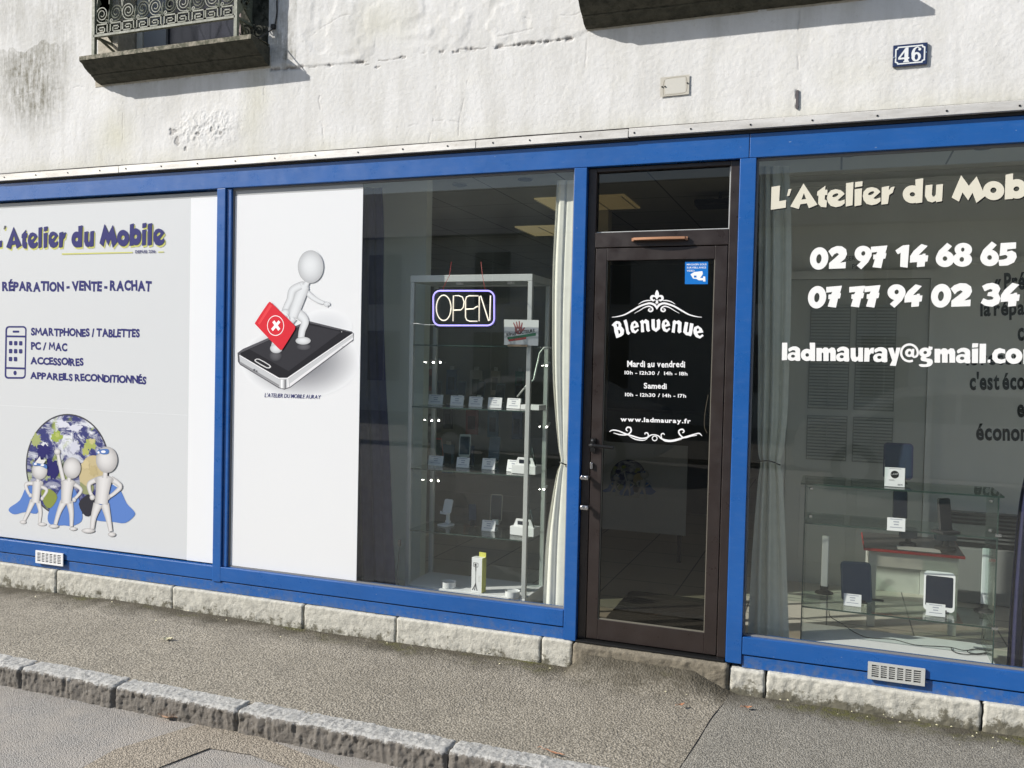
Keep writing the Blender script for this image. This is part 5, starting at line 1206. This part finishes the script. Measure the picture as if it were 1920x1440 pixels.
def phone(px, py, z, w, h, label, tilt=18, yaw=0, body='white', screen='screen', stand=True, cat='phone', name='mobile_phone', lift=.02, Y=None, bz=.1):
    p = W(px, py, Z=z) if Y is None else W(px, py, Y)
    root = thing(name, label, cat, tuple(p), R(yaw)); T = R(tilt)
    f = lambda v: (v[0], math.sin(T)*(v[2]-lift)+v[1]*math.cos(T), lift+math.cos(T)*(v[2]-lift)-v[1]*math.sin(T))
    mb = MB(); mb.prism(rr(-w/2, w/2, lift, lift+h, w*.14, 4), 0, .008); mb.v = [f(v) for v in mb.v]; local(root, 'casing', mb, M[body], bevel=.001)
    m_ = w*(.05 if h/w > 2.05 else .06); tb = h*(bz if h/w < 2.05 else .03)
    mb = MB(); mb.prism(rr(-w/2+m_, w/2-m_, lift+tb, lift+h-tb, w*.05, 3), -.0006, -.0002); mb.v = [f(v) for v in mb.v]; local(root, 'screen', mb, M[screen])
    if stand:
        mb = MB(); mb.box((-w*.32, -.012, 0), (w*.32, .06, .004)); mb.box((-w*.25, -.014, .004), (w*.25, -.008, lift+.012)); mb.box((-w*.25, -.008, lift-.006), (w*.25, .012, lift-.001)); mb.tube([(0, .05, .004), (0, .012+h*.3*math.sin(T), lift+h*.4)], .004, 6)
        local(root, 'stand', mb, M['white'] if stand is True else M[stand])
    return root
M['gold'] = mat('gold_phone_casing', (.55, .46, .36), .3, .4); M['redplast'] = mat('dull_red_casing', (.40, .09, .07), .4); M['bluedark'] = mat('petrol_casing', (.03, .055, .075), .3)
ZA, ZB, ZC, ZD = 1.3275, .9535, .5805, .2455
ow = ['leftmost', 'second from the left', 'middle', 'fourth from the left', 'rightmost, next to the aluminium post,']
for i, (x, y) in enumerate(((816, 758.5), (856, 761), (891, 763), (927, 765), (962, 766.5))):
    card(x, y, ZA, .098 if i == 0 else .088, .062, 'price card %s on the top row of the cabinet' % ow[i], 12, -6 if i == 4 else 0)
card(816, 873.5, ZB, .098, .062, 'price card at the left end of the middle shelf, below the red phone stand'); card(867, 877, ZB, .084, .062, 'price card below the white phone on the middle shelf')
card(915, 880.5, ZB, .084, .066, 'price card half in sun below the dark phone on the middle shelf'); card(961, 885, ZB, .084, .070, 'price card in front of the white box on the middle shelf', 14, -8)
card(915, 996, ZC, .086, .064, 'price card below the large black phone on the lower shelf')
phone(870, 862, ZB, .074, .150, 'white phone with a round button upright on the middle shelf', 14, 14, 'white', 'screen')
phone(925, 868, ZB, .072, .150, 'dark petrol phone on a white stand on the middle shelf', 16, 10, 'bluedark', 'screen_blue')
phone(929, 983, ZC, .076, .168, 'large black phone with a gold rim on the lower shelf', 12, 14, 'gold', 'screen', bz=.03)
phone(822, 864, ZB, .070, .140, 'slim red framed phone leaning at the left of the middle shelf', 28, 38, 'redplast', 'screen', 'alu')
phone(886, 984, ZC, .050, .110, 'small black phone on a dark stand on the lower shelf', 14, 30, 'rubber', 'screen', 'rubber')
for px, z, yaw in ((813, ZA, 20), (858, ZA, 15), (893, ZA, 5), (930, ZA, 10), (968, ZA, 25)):
    phone(px+6, (749 if px < 900 else 756), z, .062, .120, {813: 'dim phone behind the first card of the top row', 858: 'dim phone behind the second card of the top row', 893: 'dim phone behind the third card of the top row', 930: 'dim phone behind the fourth card of the top row', 968: 'dim phone behind the fifth card of the top row'}[px], 24, yaw, 'bluedark', 'screen', 'white')
def pstand(px, py, z, m, label):
    p = W(px, py, Z=z); root = thing('phone_stand', label, 'phone stand', tuple(p), R(-18))
    mb = MB(); mb.prism(rr(-.038, .038, -.045, .045, .014, 4), 0, .008, 'z'); local(root, 'foot', mb, M[m], bevel=.002)
    mb = MB(); mb.box((-.011, .012, .008), (.011, .024, .075)); mb.tube([(-.016, .018, .022), (.016, .018, .022)], .009, 10); local(root, 'arm', mb, M[m])
    mb = MB(); mb.prism(rr(-.034, .034, .075, .160, .012, 4), 0, .006); mb.box((-.030, -.024, .072), (.030, .0, .080)); mb.box((-.030, -.026, .080), (-.018, -.022, .090)); mb.box((.018, -.026, .080), (.030, -.022, .090))
    mb.v = [(x, y+(z_-.075)*.28, z_) for x, y, z_ in mb.v]; local(root, 'cradle', mb, M[m], bevel=.0015)
pstand(836, 985, ZC, 'white', 'white folding phone stand at the left of the lower shelf')
def wbox(px, py, z, w, h, d, label, frame=True):
    p = W(px, py, Z=z); root = thing('phone_box', label, 'box', tuple(p), R(-6))
    mb = MB(); mb.box((-w/2, 0, .001), (w/2, d, h)); local(root, 'carton', mb, M['white'], bevel=.0015)
    if frame:
        mb = MB(); mb.prism([(-w*.42, h), (w*.42, h), (w*.30, h+.045), (-w*.30, h+.045)], .02, .026); local(root, 'holder', mb, M['white'])
        mb = MB(); mb.box((-w*.24, .018, h+.010), (w*.22, .0195, h+.032)); local(root, 'dark_label', mb, M['screen'])
        mb = MB(); mb.tube([(w*.1, .05, h), (w*.16, .06, h+.10)], .003, 5); mb.tube([(w*.16, .06, h+.10), (w*.42, .03, h)], .003, 5); local(root, 'easel', mb, M['glass_edge'])
wbox(981, 889, ZB, .155, .050, .09, 'white phone box with a holder on top at the right end of the middle shelf')
wbox(978, 1005, ZC, .155, .052, .09, 'white phone box at the right end of the lower shelf, behind the post')
wbox(993, 769, ZA, .12, .030, .10, 'flat white box at the right end of the top row', False)
for px, py, lb in ((837, 1104, 'round white display puck on the cabinet floor at the left'), (957, 1122, 'round white display puck on the cabinet floor at the right')):
    p = W(px, py, Z=ZD); r_ = thing('display_puck', lb, 'display stand', (p.x, p.y+.035, ZD), 0, 'round display pucks')
    mb = MB(); mb.lathe((0, 0, .0005), [(.041, 0), (.043, .002), (.043, .036)], 28); mb.f = mb.f[:-1]; local(r_, 'ring', mb, M['white'], smooth=False); mb = MB(); mb.lathe((0, 0, .030), [(.039, 0), (.039, .001)], 28); local(r_, 'top_disc', mb, M['panel'])
p = W(893, 1111, Z=ZD); r_ = thing('tripod_box', 'upright white and yellow phone tripod box on the cabinet floor', 'box', tuple(p), R(-10))
mb = MB(); mb.box((-.036, 0, .001), (.036, .045, .205)); local(r_, 'carton', mb, M['white'], bevel=.001)
M['yellow'] = mat('yellow_card', (.62, .60, .10), .5)
mb = MB(); mb.box((.0362, -.0004, .002), (.0372, .0454, .206)); mb.box((-.010, .040, .205), (.036, .0445, .232)); local(r_, 'yellow_side', mb, M['yellow'])
lp = lambda x, y, off=0: Vector((x, -.0004-off, y)); mb = MB(); DK = (.06, .06, .065)
mb.shape(lp, [rr(-.024, .010, .150, .176, .004), rr(-.021, .007, .153, .173, .002)], DK); mb.shape(lp, [rr(-.016, -.002, .156, .170, .003)], DK)
mb.strip(lp, [(-.006, .150, .0018), (-.006, .050, .0016)], DK); mb.strip(lp, [(-.007, .155, .004), (-.006, .125, .003)], DK)
for dx in (-.022, -.006, .012): mb.strip(lp, [(-.006, .055, .0022), (-.006+dx*.5, .030, .0022), (-.006+dx, .012, .003)], DK)
for k in range(5): mb.strip(lp, [(.012, .10-.008*k, .0009), (.026-.003*(k % 2), .10-.008*k, .0009)], (.5, .5, .45))
local(r_, 'tripod_print', mb, M['print'])
# repair scheme card
pl = Pl(660, 320, 440/1440, .275); a = pl(933, 1070); r_ = thing('repair_card', 'white card with a hand print and green and red banners hung in the cabinet', 'sign card', (pl(1040, 1070).x, .276, a.z))
mb = MB(); mb.shape(pl, [[(933,913),(1146,917),(1142,1074),(933,1069)]], (.66,.68,.66)); part('card_sheet', mb, M['print'], r_)
mb = MB(); HR = (.32,.10,.10)
mb.shape(pl, [sm([(1003,965),(1040,960),(1044,985),(1034,1003),(1012,1003),(1000,985)])], HR, .0003)
for q in ([(1006,968,5),(998,948,4),(990,932,3)], [(1015,963,5),(1012,942,4),(1008,926,3)], [(1026,962,5),(1027,940,4),(1026,922,3)], [(1037,964,5),(1042,944,4),(1044,932,3)], [(1040,985,6),(1052,972,5),(1060,962,3)]): mb.strip(pl, q, HR, None, .0003)
for q in ((1018,975,5,6),(1028,990,4,4)): mb.shape(pl, [ell(*q, n=10)], (.7,.7,.68), .0004)
text(mb, pl, "RÉPAR'", (948, 1018), (1012, 1010), 20, (.03,.03,.03), .03, 0, gap=.05, lift=.0003); text(mb, pl, 'ACTEURS', (1022, 1004), (1120, 990), 20, (.03,.03,.03), .03, 0, gap=.05, lift=.0003)
mb.shape(pl, [[(953,1022),(1128,994),(1128,1012),(955,1036)]], (.03,.17,.08), .0003); mb.shape(pl, [[(958,1036),(1070,1020),(1068,1034),(962,1048)]], (.42,.06,.05), .0003)
part('card_print', mb, M['print'], r_)
mb = MB(); a = pl(960, 1066, -.004); b = pl(1078, 1074, -.004); mb.box((a.x, .268, a.z-.012), (b.x, .2735, a.z)); part('card_clip', mb, mat('wood_clip', (.35, .24, .14), .6), r_)
# lamp arm reaching from the cabinet
mb = MB(); mb.tube([tuple(W(970, 744, .50)), tuple(W(988, 722, .50)), tuple(W(1001, 712, .52)), tuple(W(1012, 662, .55)), tuple(W(1020, 652, .55)), tuple(W(1034, 652, .56))], .006, 8)
tag(mb.build('lamp_arm', M['alu'], smooth=True), 'bent silver lamp arm behind the right post of the tall cabinet', 'lamp arm')
# charging cable
mb = MB(); mb.tube(catmull([tuple(W(749, 1020, .16)), tuple(W(747, 1050, .16)), tuple(W(744, 1080, .16)), tuple(W(750, 1108, .16))]), .0022, 6); q = W(749, 1018, .16); mb.box((q.x-.008, .154, q.z-.018), (q.x+.008, .166, q.z+.018))
tag(mb.build('hanging_cable', M['rubber']), 'black cable with a plug hanging between navy curtain and cabinet', 'cable')
# accessories hanging on the slat wall behind the cabinet
t = thing('accessory_wall', 'dark slat wall hung with packaged phone accessories behind the cabinet', 'accessory rack', (-3.2, 2.6, Z0))
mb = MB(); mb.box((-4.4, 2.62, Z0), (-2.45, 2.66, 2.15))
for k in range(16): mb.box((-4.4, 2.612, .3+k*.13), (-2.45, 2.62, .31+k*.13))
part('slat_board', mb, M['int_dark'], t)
cols_ = [(.25,.06,.05), (.06,.10,.20), (.35,.35,.34), (.05,.18,.13), (.10,.10,.11), (.38,.34,.30), (.08,.16,.25)]
for k in range(26):
    x = -4.25+(k % 9)*.21+random.uniform(-.02, .02); z = 1.52-(k//9)*.33; w, h = random.uniform(.07, .12), random.uniform(.17, .26); c = random.choice(cols_)
    mb = MB(); mb.box((x, 2.56, z-h), (x+w, 2.585, z), c); mb.box((x+w*.2, 2.555, z-h*.8), (x+w*.8, 2.559, z-h*.3), tuple(q*.3 for q in c)); mb.tube([(x+w/2, 2.61, z+.02), (x+w/2, 2.54, z+.02)], .003, 5, (.4,.4,.4)); mb.box((x+w*.3, 2.57, z), (x+w*.7, 2.575, z+.03), (.5,.5,.5))
    tag(mb.build('accessory_pack', M['print_matt']), 'dim packaged phone accessory hanging on the slat wall behind the cabinet', 'packet', 'accessory packs behind the cabinet')

# ------------------------------------------------------------------ low glass showcase in the right window
SX0, SX1, SY0, SY1 = -.122, .742, .20, .53
t = thing('glass_showcase', 'low frameless glass showcase with three shelves in the right window', 'showcase', (.3, .36, Z0))
mb = MB(); mb.box((SX0, SY0, Z0), (SX1+.012, SY1, .236)); part('base', mb, M['white'], t, bevel=.003)
SZ = (1.032, .835, .411)
for i, z in enumerate(SZ):
    e = .02 if i == 0 else -.004
    mb = MB(); mb.box((SX0-e, SY0+.002-max(0, e)*.2, z-.007), (SX1+e, SY1, z)); g = part('glass_shelf', mb, M['glass_thin'], t)
    mb = MB(); mb.box((SX0-e, SY0-max(0, e)*.2-.0006, z-.0072), (SX1+e, SY0+.0014-max(0, e)*.2, z+.0002)); part('shelf_edge', mb, M['glass_edge'], g)
for x in (SX0, SX1-.006):
    mb = MB(); mb.box((x, SY0+.004, .237), (x+.006, SY1-.004, 1.0245)); g = part('glass_side', mb, M['glass_thin'], t)
    mb = MB(); mb.box((x, SY0+.0005, .237), (x+.006, SY0+.0035, 1.0245)); part('side_edge', mb, M['glass_edge'], g)
mb = MB(); mb.add([(SX0, SY1-.003, .24), (SX1, SY1-.003, .24), (SX1, SY1-.003, 1.02), (SX0, SY1-.003, 1.02)], [(0, 1, 2, 3)]); part('glass_back', mb, M['glass_thin'], t)
for x in (SX0+.03, SX1-.03):
    for z in (1.005, .865):
        mb = MB(); mb.lathe((x, SY0+.03, z-.01), [(.004, 0), (.010, .004), (.010, .014), (.004, .018)], 12); part('shelf_fixing', mb, M['steel'], t)
for z in (.84, .40): mb = MB(); mb.box((SX1-.012, SY0-.002, z), (SX1+.014, SY0+.02, z+.012)); part('shelf_fixing', mb, M['steel'], t)
def on(z): return lambda px, py: W(px, py, Z=z)
# large card in its holder with the round shop mark
p = W(1677, 913, Z=1.0325); r_ = card_at(p, .092, .094, 'tall price card with a round black emblem on top of the glass showcase', 8, 0, 2)
for ch in list(r_.children):
    if ch.name.startswith('small_print'): bpy.data.objects.remove(ch)
T8 = R(8); lp = lambda x, z, off=0: Vector((x, math.sin(T8)*z-(.0018+off)*math.cos(T8), math.cos(T8)*z+.0015)); mb = MB()
mb.shape(lp, [ell(0, .060, .019, .019)], (.02,.02,.02)); text(mb, lp, 'L.A.D.M', (-.014, .0575), (.014, .0605), -.007, (.8,.8,.8), .0, 0, gap=.06)
mb.strip(lp, [(-.025, .089, .001), (.03, .089, .001)], (.3,.3,.3)); mb.strip(lp, [(-.026, .034, .0008), (-.004, .034, .0008)], (.4,.4,.4)); mb.strip(lp, [(-.026, .030, .0008), (.0, .030, .0008)], (.4,.4,.4))
text(mb, lp, '329 €', (.014, .008), (.036, .008), -.007, (.08,.08,.1), .02, 0, gap=.06); local(r_, 'card_print', mb, M['print'])
mb = MB(); mb.box((-.048, -.002, 0), (-.0465, .02, .135)); mb.box((.0465, -.002, 0), (.048, .02, .135)); local(r_, 'clear_holder', mb, M['glass_thin'])
phone(1683, 906, 1.0325, .140, .185, 'navy tablet standing behind the emblem card on the glass showcase', 6, 2, 'navy_plastic', 'screen_blue', 'rubber', 'tablet', 'tablet', bz=.05)
card(1680, 996, .8355, .080, .062, 'price card in front of the black phone on the showcase middle shelf', 10)
phone(1687, 984, .8355, .068, .140, 'black phone on the middle shelf of the glass showcase', 6, 6, 'rubber', 'screen', 'rubber', lift=.03)
p = W(1776, 1000, Z=.8355); r_ = thing('gadget_stand', 'dark angled gadget leaning on the showcase middle shelf at the right', 'gadget', tuple(p), R(35)); mb = MB(); mb.prism(rr(-.032, .032, .01, .16, .008), 0, .014); mb.v = [(x+.22*(z-.01)*.6, y+.3*z, z) for x, y, z in mb.v]; local(r_, 'panel', mb, M['rubber'], bevel=.001)
mb = MB(); mb.box((-.05, -.03, 0), (.05, .05, .012)); local(r_, 'foot', mb, M['rubber'], bevel=.002)
phone(1607, 1130, .4115, .150, .205, 'dark blue tablet leaning back on the lowest shelf of the showcase', 20, 10, 'bluedark', 'screen_blue', 'rubber', 'tablet', 'tablet', lift=.004, bz=.05)
phone(1760, 1148, .4115, .140, .195, 'white tablet with a dark screen on the lowest shelf of the showcase', 10, -4, 'white', 'screen', 'rubber', 'tablet', 'tablet', lift=.004, bz=.12)
card(1598, 1137, .4115, .083, .060, 'price card leaning on the dark blue tablet', 8); card(1754, 1156, .4115, .085, .060, 'price card leaning on the white tablet', 8)
for (px, py, h, lb) in ((1545, 1112, .270, 'slim white light bar on a black foot at the left of the showcase'), (1845, 1146, .280, 'slim white light bar on a black foot at the right of the showcase')):
    p = W(px, py, Z=.4115); r_ = thing('light_bar', lb, 'light bar', tuple(p), R(-4))
    mb = MB(); mb.lathe((0, 0, .0005), [(.048, 0), (.046, .005), (.020, .016), (.012, .024)], 20); mb.box((-.02, -.014, .01), (.02, .014, .036)); local(r_, 'foot', mb, M['rubber'])
    mb = MB(); mb.box((-.017, -.010, .037), (.017, .010, .037+h)); local(r_, 'bar', mb, M['panel'], bevel=.003)
Qc = [(555,588),(566,635),(640,680),(720,735),(820,776),(990,788),(1130,824),(1290,835),(1380,842),(1470,862),(1560,852),(1640,862),(1650,840),(1600,780),(1595,715)]
pts = [W(1400+x/3.6, 980+y/3.6, Z=.2385) for x, y in Qc]; pts[0].z = .40; pts[1].z = .30; pts[-1].z = .40; pts[-2].z = .32
for q in (0, 1): pts[q] = W(1400+Qc[q][0]/3.6, 980+Qc[q][1]/3.6, .5)
for q in (-1, -2): pts[q] = W(1400+Qc[q][0]/3.6, 980+Qc[q][1]/3.6, .45)
mb = MB(); mb.tube(catmull([tuple(p) for p in pts]), .0022, 6); l2 = [W(1400+x/3.6, 980+y/3.6, Z=.2425) for x, y in ((1380,842),(1390,865),(1450,885),(1560,890),(1620,880),(1600,860),(1520,855),(1490,870),(1540,885),(1630,875))]
mb.tube(catmull([tuple(p) for p in l2]), .0022, 6); tag(mb.build('power_cable', M['rubber'], smooth=True), 'thin black cable looping over the white base of the glass showcase', 'cable')

# ------------------------------------------------------------------ white table behind the showcase
t = thing('table', 'low white wooden table with a dark red edged top behind the glass showcase', 'table', (.45, 1.14, Z0))
mb = MB(); mb.box((.185, .89, .585), (.70, 1.39, .600)); part('tabletop', mb, M['red'], t, bevel=.002); mb = MB(); mb.box((.19, .895, .6005), (.695, 1.385, .603)); part('top_inlay', mb, mat('dark_table_inlay', (.07, .06, .055), .25), t)
mb = MB(); mb.box((.215, .915, .50), (.67, .935, .584)); mb.box((.215, 1.345, .50), (.67, 1.365, .584)); mb.box((.215, .935, .50), (.235, 1.345, .584)); mb.box((.65, .935, .50), (.67, 1.345, .584)); part('apron', mb, M['whitepaint'], t)
for x in (.214, .629):
    for y in (.914, 1.324): mb = MB(); mb.box((x, y, Z0+.001), (x+.042, y+.042, .4995)); part('leg', mb, M['whitepaint'], t, bevel=.002)
def gizmo(px, py, label, s=1):
    p = W(px, py, Z=.604); r_ = thing('gadget', label, 'gadget', tuple(p), R(20)); mb = MB(); mb.lathe((0, 0, .0005), [(.06*s, 0), (.055*s, .012), (.02*s, .02), (.015*s, .05*s)], 18); local(r_, 'foot', mb, M['rubber'])
    mb = MB(); mb.prism(rr(-.06*s, .06*s, .05*s, .13*s, .015), -.012, .012); local(r_, 'head', mb, M['bluedark'], bevel=.003)
gizmo(1702, 1022, 'black gadget on a round foot at the middle of the red edged table', .8); gizmo(1772, 1030, 'dark blue gadget at the right end of the red edged table', 1)
p = W(1720, 1033, Z=.604); mb = MB(); mb.box((p.x-.10, p.y, .6035), (p.x+.12, p.y+.10, .606)); tag(mb.build('leaflet', M['white']), 'pale leaflet lying flat on the red edged table', 'leaflet')
p = W(1645, 1127, Z=.4115); mb = MB(); mb.box((p.x-.03, p.y, .4118), (p.x+.03, p.y+.02, .418)); tag(mb.build('adapter', M['rubber']), 'small black adapter lying beside the dark blue tablet', 'adapter')
# slatted cabinet on the back wall, wall lettering
t = thing('slatted_heater', 'dark slatted heater on the grey wall behind the showcase', 'heater', (1.0, 1.78, .15)); mb = MB(); mb.box((.66, 1.74, .50), (1.35, 1.83, .715)); part('casing', mb, M['darkmetal'], t, bevel=.003); mb = MB(); mb.box((.64, 1.70, .155), (1.37, 1.83, .498)); part('sun_patch_cover', mb, mat('cover_grey', (.20, .205, .195), .6), t, bevel=.003)  # casing below the slats is added, covering a sun patch on the wall
for k in range(7): mb = MB(); mb.box((.67, 1.725, .535+k*.025), (1.34, 1.738, .545+k*.025)); part('slat', mb, mat('heater_slat', (.09, .095, .09), .5), t) if k == 0 else part('slat', mb, bpy.data.materials['heater_slat'], t)
BK = (.012, .012, .012); YW = 1.8485
def wl(s, ax, ay, bx, by, h, name='wall_lettering', b=.02):
    pass
pl = Pl(0, 0, 1, YW); mb = MB()
for s, A_, B_, h in (('« Pré', (1863, 546), (1922, 541), 33), ('la répa', (1838, 592), (1921, 589), 28), ('c', (1908, 638), (1920, 637), 34), ('le recon', (1812, 684), (1915, 682), 26), ("c'est éco", (1818, 730), (1922, 729), 32), ('e', (1907, 781), (1921, 781), 34), ('économ', (1830, 824), (1936, 826), 32)):
    text(mb, pl, s, A_, B_, h, BK, .035, 0, gap=.05, space=.15)
tag(mb.build('wall_lettering', M['print_matt']), 'lines of black decorative lettering painted on the grey wall at the right edge', 'lettering')
mb = MB(); text(mb, pl, 'SER', (1587, 489), (1603, 488), 9, (.08,.08,.08), .0, 0); text(mb, pl, 'PS', (1598, 504), (1608, 503), 9, (.08,.08,.08)); tag(mb.build('wall_lettering', M['print_matt']), 'tiny dark letters on the grey wall behind the first phone number', 'lettering')
# ceiling spots and louvre lamps
for (x, y, lb) in ((.037, 1.36, 'left'), (.776, 1.375, 'right')):
    r_ = thing('recessed_spot', 'dark round recessed ceiling spot at the %s above the right window' % lb, 'ceiling spot', (x, y, 2.929)); mb = MB(); mb.lathe((0, 0, -.008), [(.05, 0), (.055, .004), (.055, .008)], 24); local(r_, 'ring', mb, M['darkmetal']); mb = MB(); mb.lathe((0, 0, -.009), [(.035, 0), (.035, .0008)], 20); local(r_, 'lens', mb, M['glass_edge'])
for px, py, lb in ((862, 346, 'left'), (985, 336, 'right')):
    p = W(px, py, Z=2.929); r_ = thing('recessed_spot', 'dark recessed ceiling spot at the %s above the left window' % lb, 'ceiling spot', tuple(p)); mb = MB(); mb.lathe((0, 0, -.008), [(.05, 0), (.055, .004), (.055, .008)], 24); local(r_, 'ring', mb, M['darkmetal'])
for (x, y, lb) in ((-1.95, 2.58, 'yellowish louvred ceiling lamp seen through the pane above the door'), (-2.62, 3.95, 'yellowish louvred ceiling lamp farther back behind the cream curtain')):
    r_ = thing('ceiling_lamp', lb, 'ceiling lamp', (x, y, 2.929)); mb = MB(); mb.box((-.37, -.30, -.012), (.37, .30, -.001)); local(r_, 'lamp_face', mb, M['lamp_yellow'])
    mb = MB()
    for k in range(4): mb.box((-.36+k*.235, -.30, -.022), (-.355+k*.235, .30, -.0125))
    local(r_, 'louvre', mb, M['alu'])
# door mat, ceiling camera
t = thing('doormat', 'dark ribbed doormat on the tiles behind the door', 'doormat', (-.85, .70, Z0)); mb = MB(); mb.prism(rr(-1.18, -.52, .38, 1.05, .05), Z0+.001, Z0+.012, 'z'); part('mat_body', mb, mat('doormat_pile', (.035, .033, .030), .95, bmp=.6, bs=120), t)
p = W(1350, 383, 2.4); r_ = thing('ceiling_unit', 'dark flat unit under the ceiling seen through the pane above the door', 'ceiling unit', tuple(p)); mb = MB(); mb.box((-.18, -.1, -.02), (.14, .1, .03)); local(r_, 'housing', mb, M['darkmetal'], bevel=.01); mb = MB(); mb.tube([(0, 0, .03), (0, 0, 2.93-p.z)], .012, 8); local(r_, 'pole', mb, M['darkmetal'])
mb = MB(); mb.tube(catmull([tuple(W(1328, 740, .09)), tuple(W(1322, 775, .09)), tuple(W(1321, 800, .09)), tuple(W(1326, 812, .09))]), .0018, 5); tag(mb.build('sensor_cable', M['white']), 'thin pale cable looping inside the right edge of the door glass', 'cable')

# ------------------------------------------------------------------ across the street (seen only in the reflections)
t = thing('opposite_building', 'grey two storey house across the street reflected in the shop glass', 'building', (0, -19, -.1))
mb = MB(); mb.box((-30, -27, -.1), (30, -19, 5.2)); part('wall', mb, M['facade_grey'], t)
mb = MB(); mb.prism([(-27.4, 5.18), (-18.6, 5.18), (-23, 7.4)], -30.3, 30.3, 'x'); part('roof', mb, M['slate'], t)
wm = mat('opposite_window', (.04, .045, .05), .1); fm = mat('opposite_window_frame', (.6, .6, .58), .5)
for k in range(16):
    for z in (.9, 3.2):
        x = -27.4+k*3.5; mb = MB(); mb.box((x-.06, -18.99, z-.06), (x+1.16, -18.95, z+1.56)); f_ = part('window', mb, fm, t); mb = MB(); mb.box((x, -18.949, z), (x+.53, -18.94, z+1.5)); mb.box((x+.57, -18.949, z), (x+1.1, -18.94, z+1.5)); part('pane', mb, wm, f_)
o = MB(); o.add([(-60, -18.9, -.02), (60, -18.9, -.02), (60, -10.6, -.02), (-60, -10.6, -.02)], [(0, 1, 2, 3)]); o.box((-60, -10.75, -.10), (60, -10.6, -.021)); structure(o.build('far_pavement', M['patch']))

def car(x, y, colr, label, rz=0):
    t = thing('parked_car', label, 'car', (x, y, -.10), rz, 'cars parked across the street'); cm = mat('car_paint', colr, .25, .2, coat=1)
    def loc(name, mb, m, **k): return local(t, name, mb, m, **k)
    side = sm([(-2.1,.35),(-2.12,.62),(-2.0,.85),(-1.35,.98),(-.75,1.38),(-.2,1.46),(.75,1.44),(1.45,1.1),(1.95,.98),(2.08,.7),(2.05,.35),(1.7,.25),(-1.7,.25)], 3)
    mb = MB(); mb.prism(side, -.84, .84); loc('body', mb, cm, bevel=.06)
    mb = MB(); mb.prism([(-1.18,.98),(-.70,1.32),(-.05,1.38),(-.05,.98)], -.846, .846); mb.prism([(.02,.98),(.02,1.38),(.70,1.36),(1.28,1.05),(1.2,.98)], -.846, .846); loc('side_window', mb, wm, bevel=.004)
    for wx in (-1.3, 1.3):
        for wy in (-.80, .80):
            mb = MB(); mb.lathe((0,0,0), [(.30,-.10),(.32,-.08),(.32,.08),(.30,.10)], 24); mb.v = [(wx+a, wy+c, .32+b) for a, b, c in mb.v]; w_ = loc('wheel', mb, M['rubber'])
            mb = MB(); mb.lathe((0,0,0), [(.19,-.105),(.05,-.112),(.05,.112),(.19,.105)], 16); mb.v = [(wx+a, wy+c, .32+b) for a, b, c in mb.v]; h = mb.build('rim', M['alu']); h.parent = w_
    for q in (-1, 1):
        mb = MB(); mb.box((q*2.0-.06, -.78, .66), (q*2.0+.06, -.50, .80)); mb.box((q*2.0-.06, .50, .66), (q*2.0+.06, .78, .80)); loc('lamp', mb, M['white'] if q < 0 else M['red'], bevel=.02)
car(-4.6, -9.5, (.45, .46, .47), 'silver car parked across the street, seen only as a reflection at the left')
car(1.6, -9.5, (.55, .55, .53), 'pale car parked across the street, seen only as a reflection at the right')

# second print of the globe group, on a board standing inside behind the door
T_ = W(1178, 893, 2.0); vc = W(127, 873, .0306); L_ = Vector((-4.7, .031, .295)); k_ = .36; R_ = T_-(vc-L_)*k_
ip = thing('poster', 'dim board with a small globe and figures standing inside behind the door', 'poster', tuple(R_)); ip.scale = (k_, k_, k_)
for ch in [o for o in bpy.data.objects if o.parent and o.parent.get('label', '').startswith('pale grey poster') and o.name.split('.')[0] in ('globe_rim', 'globe_picture', 'continent_print', 'cape_print', 'figure_print', 'mask_print')]:
    c = ch.copy(); col.objects.link(c); mi = ch.matrix_parent_inverse.copy(); c.parent = ip; c.matrix_parent_inverse = mi
bpy.context.view_layer.update()
a = W(1136, 828, 2.001); b = W(1285, 1005, 2.001); mb = MB(); mb.box((a.x-.25, 2.0015, b.z), (b.x, 2.010, a.z)); part('board', mb, M['panel_grey'], ip)
mb = MB(); mb.box((a.x-.2, 2.01, Z0+.001), (a.x-.17, 2.03, b.z+.1)); mb.box((b.x-.06, 2.01, Z0+.001), (b.x-.03, 2.03, b.z+.1)); mb.box((a.x-.2, 2.011, b.z+.02), (b.x-.03, 2.029, b.z+.05)); part('board_stand', mb, M['darkmetal'], ip)
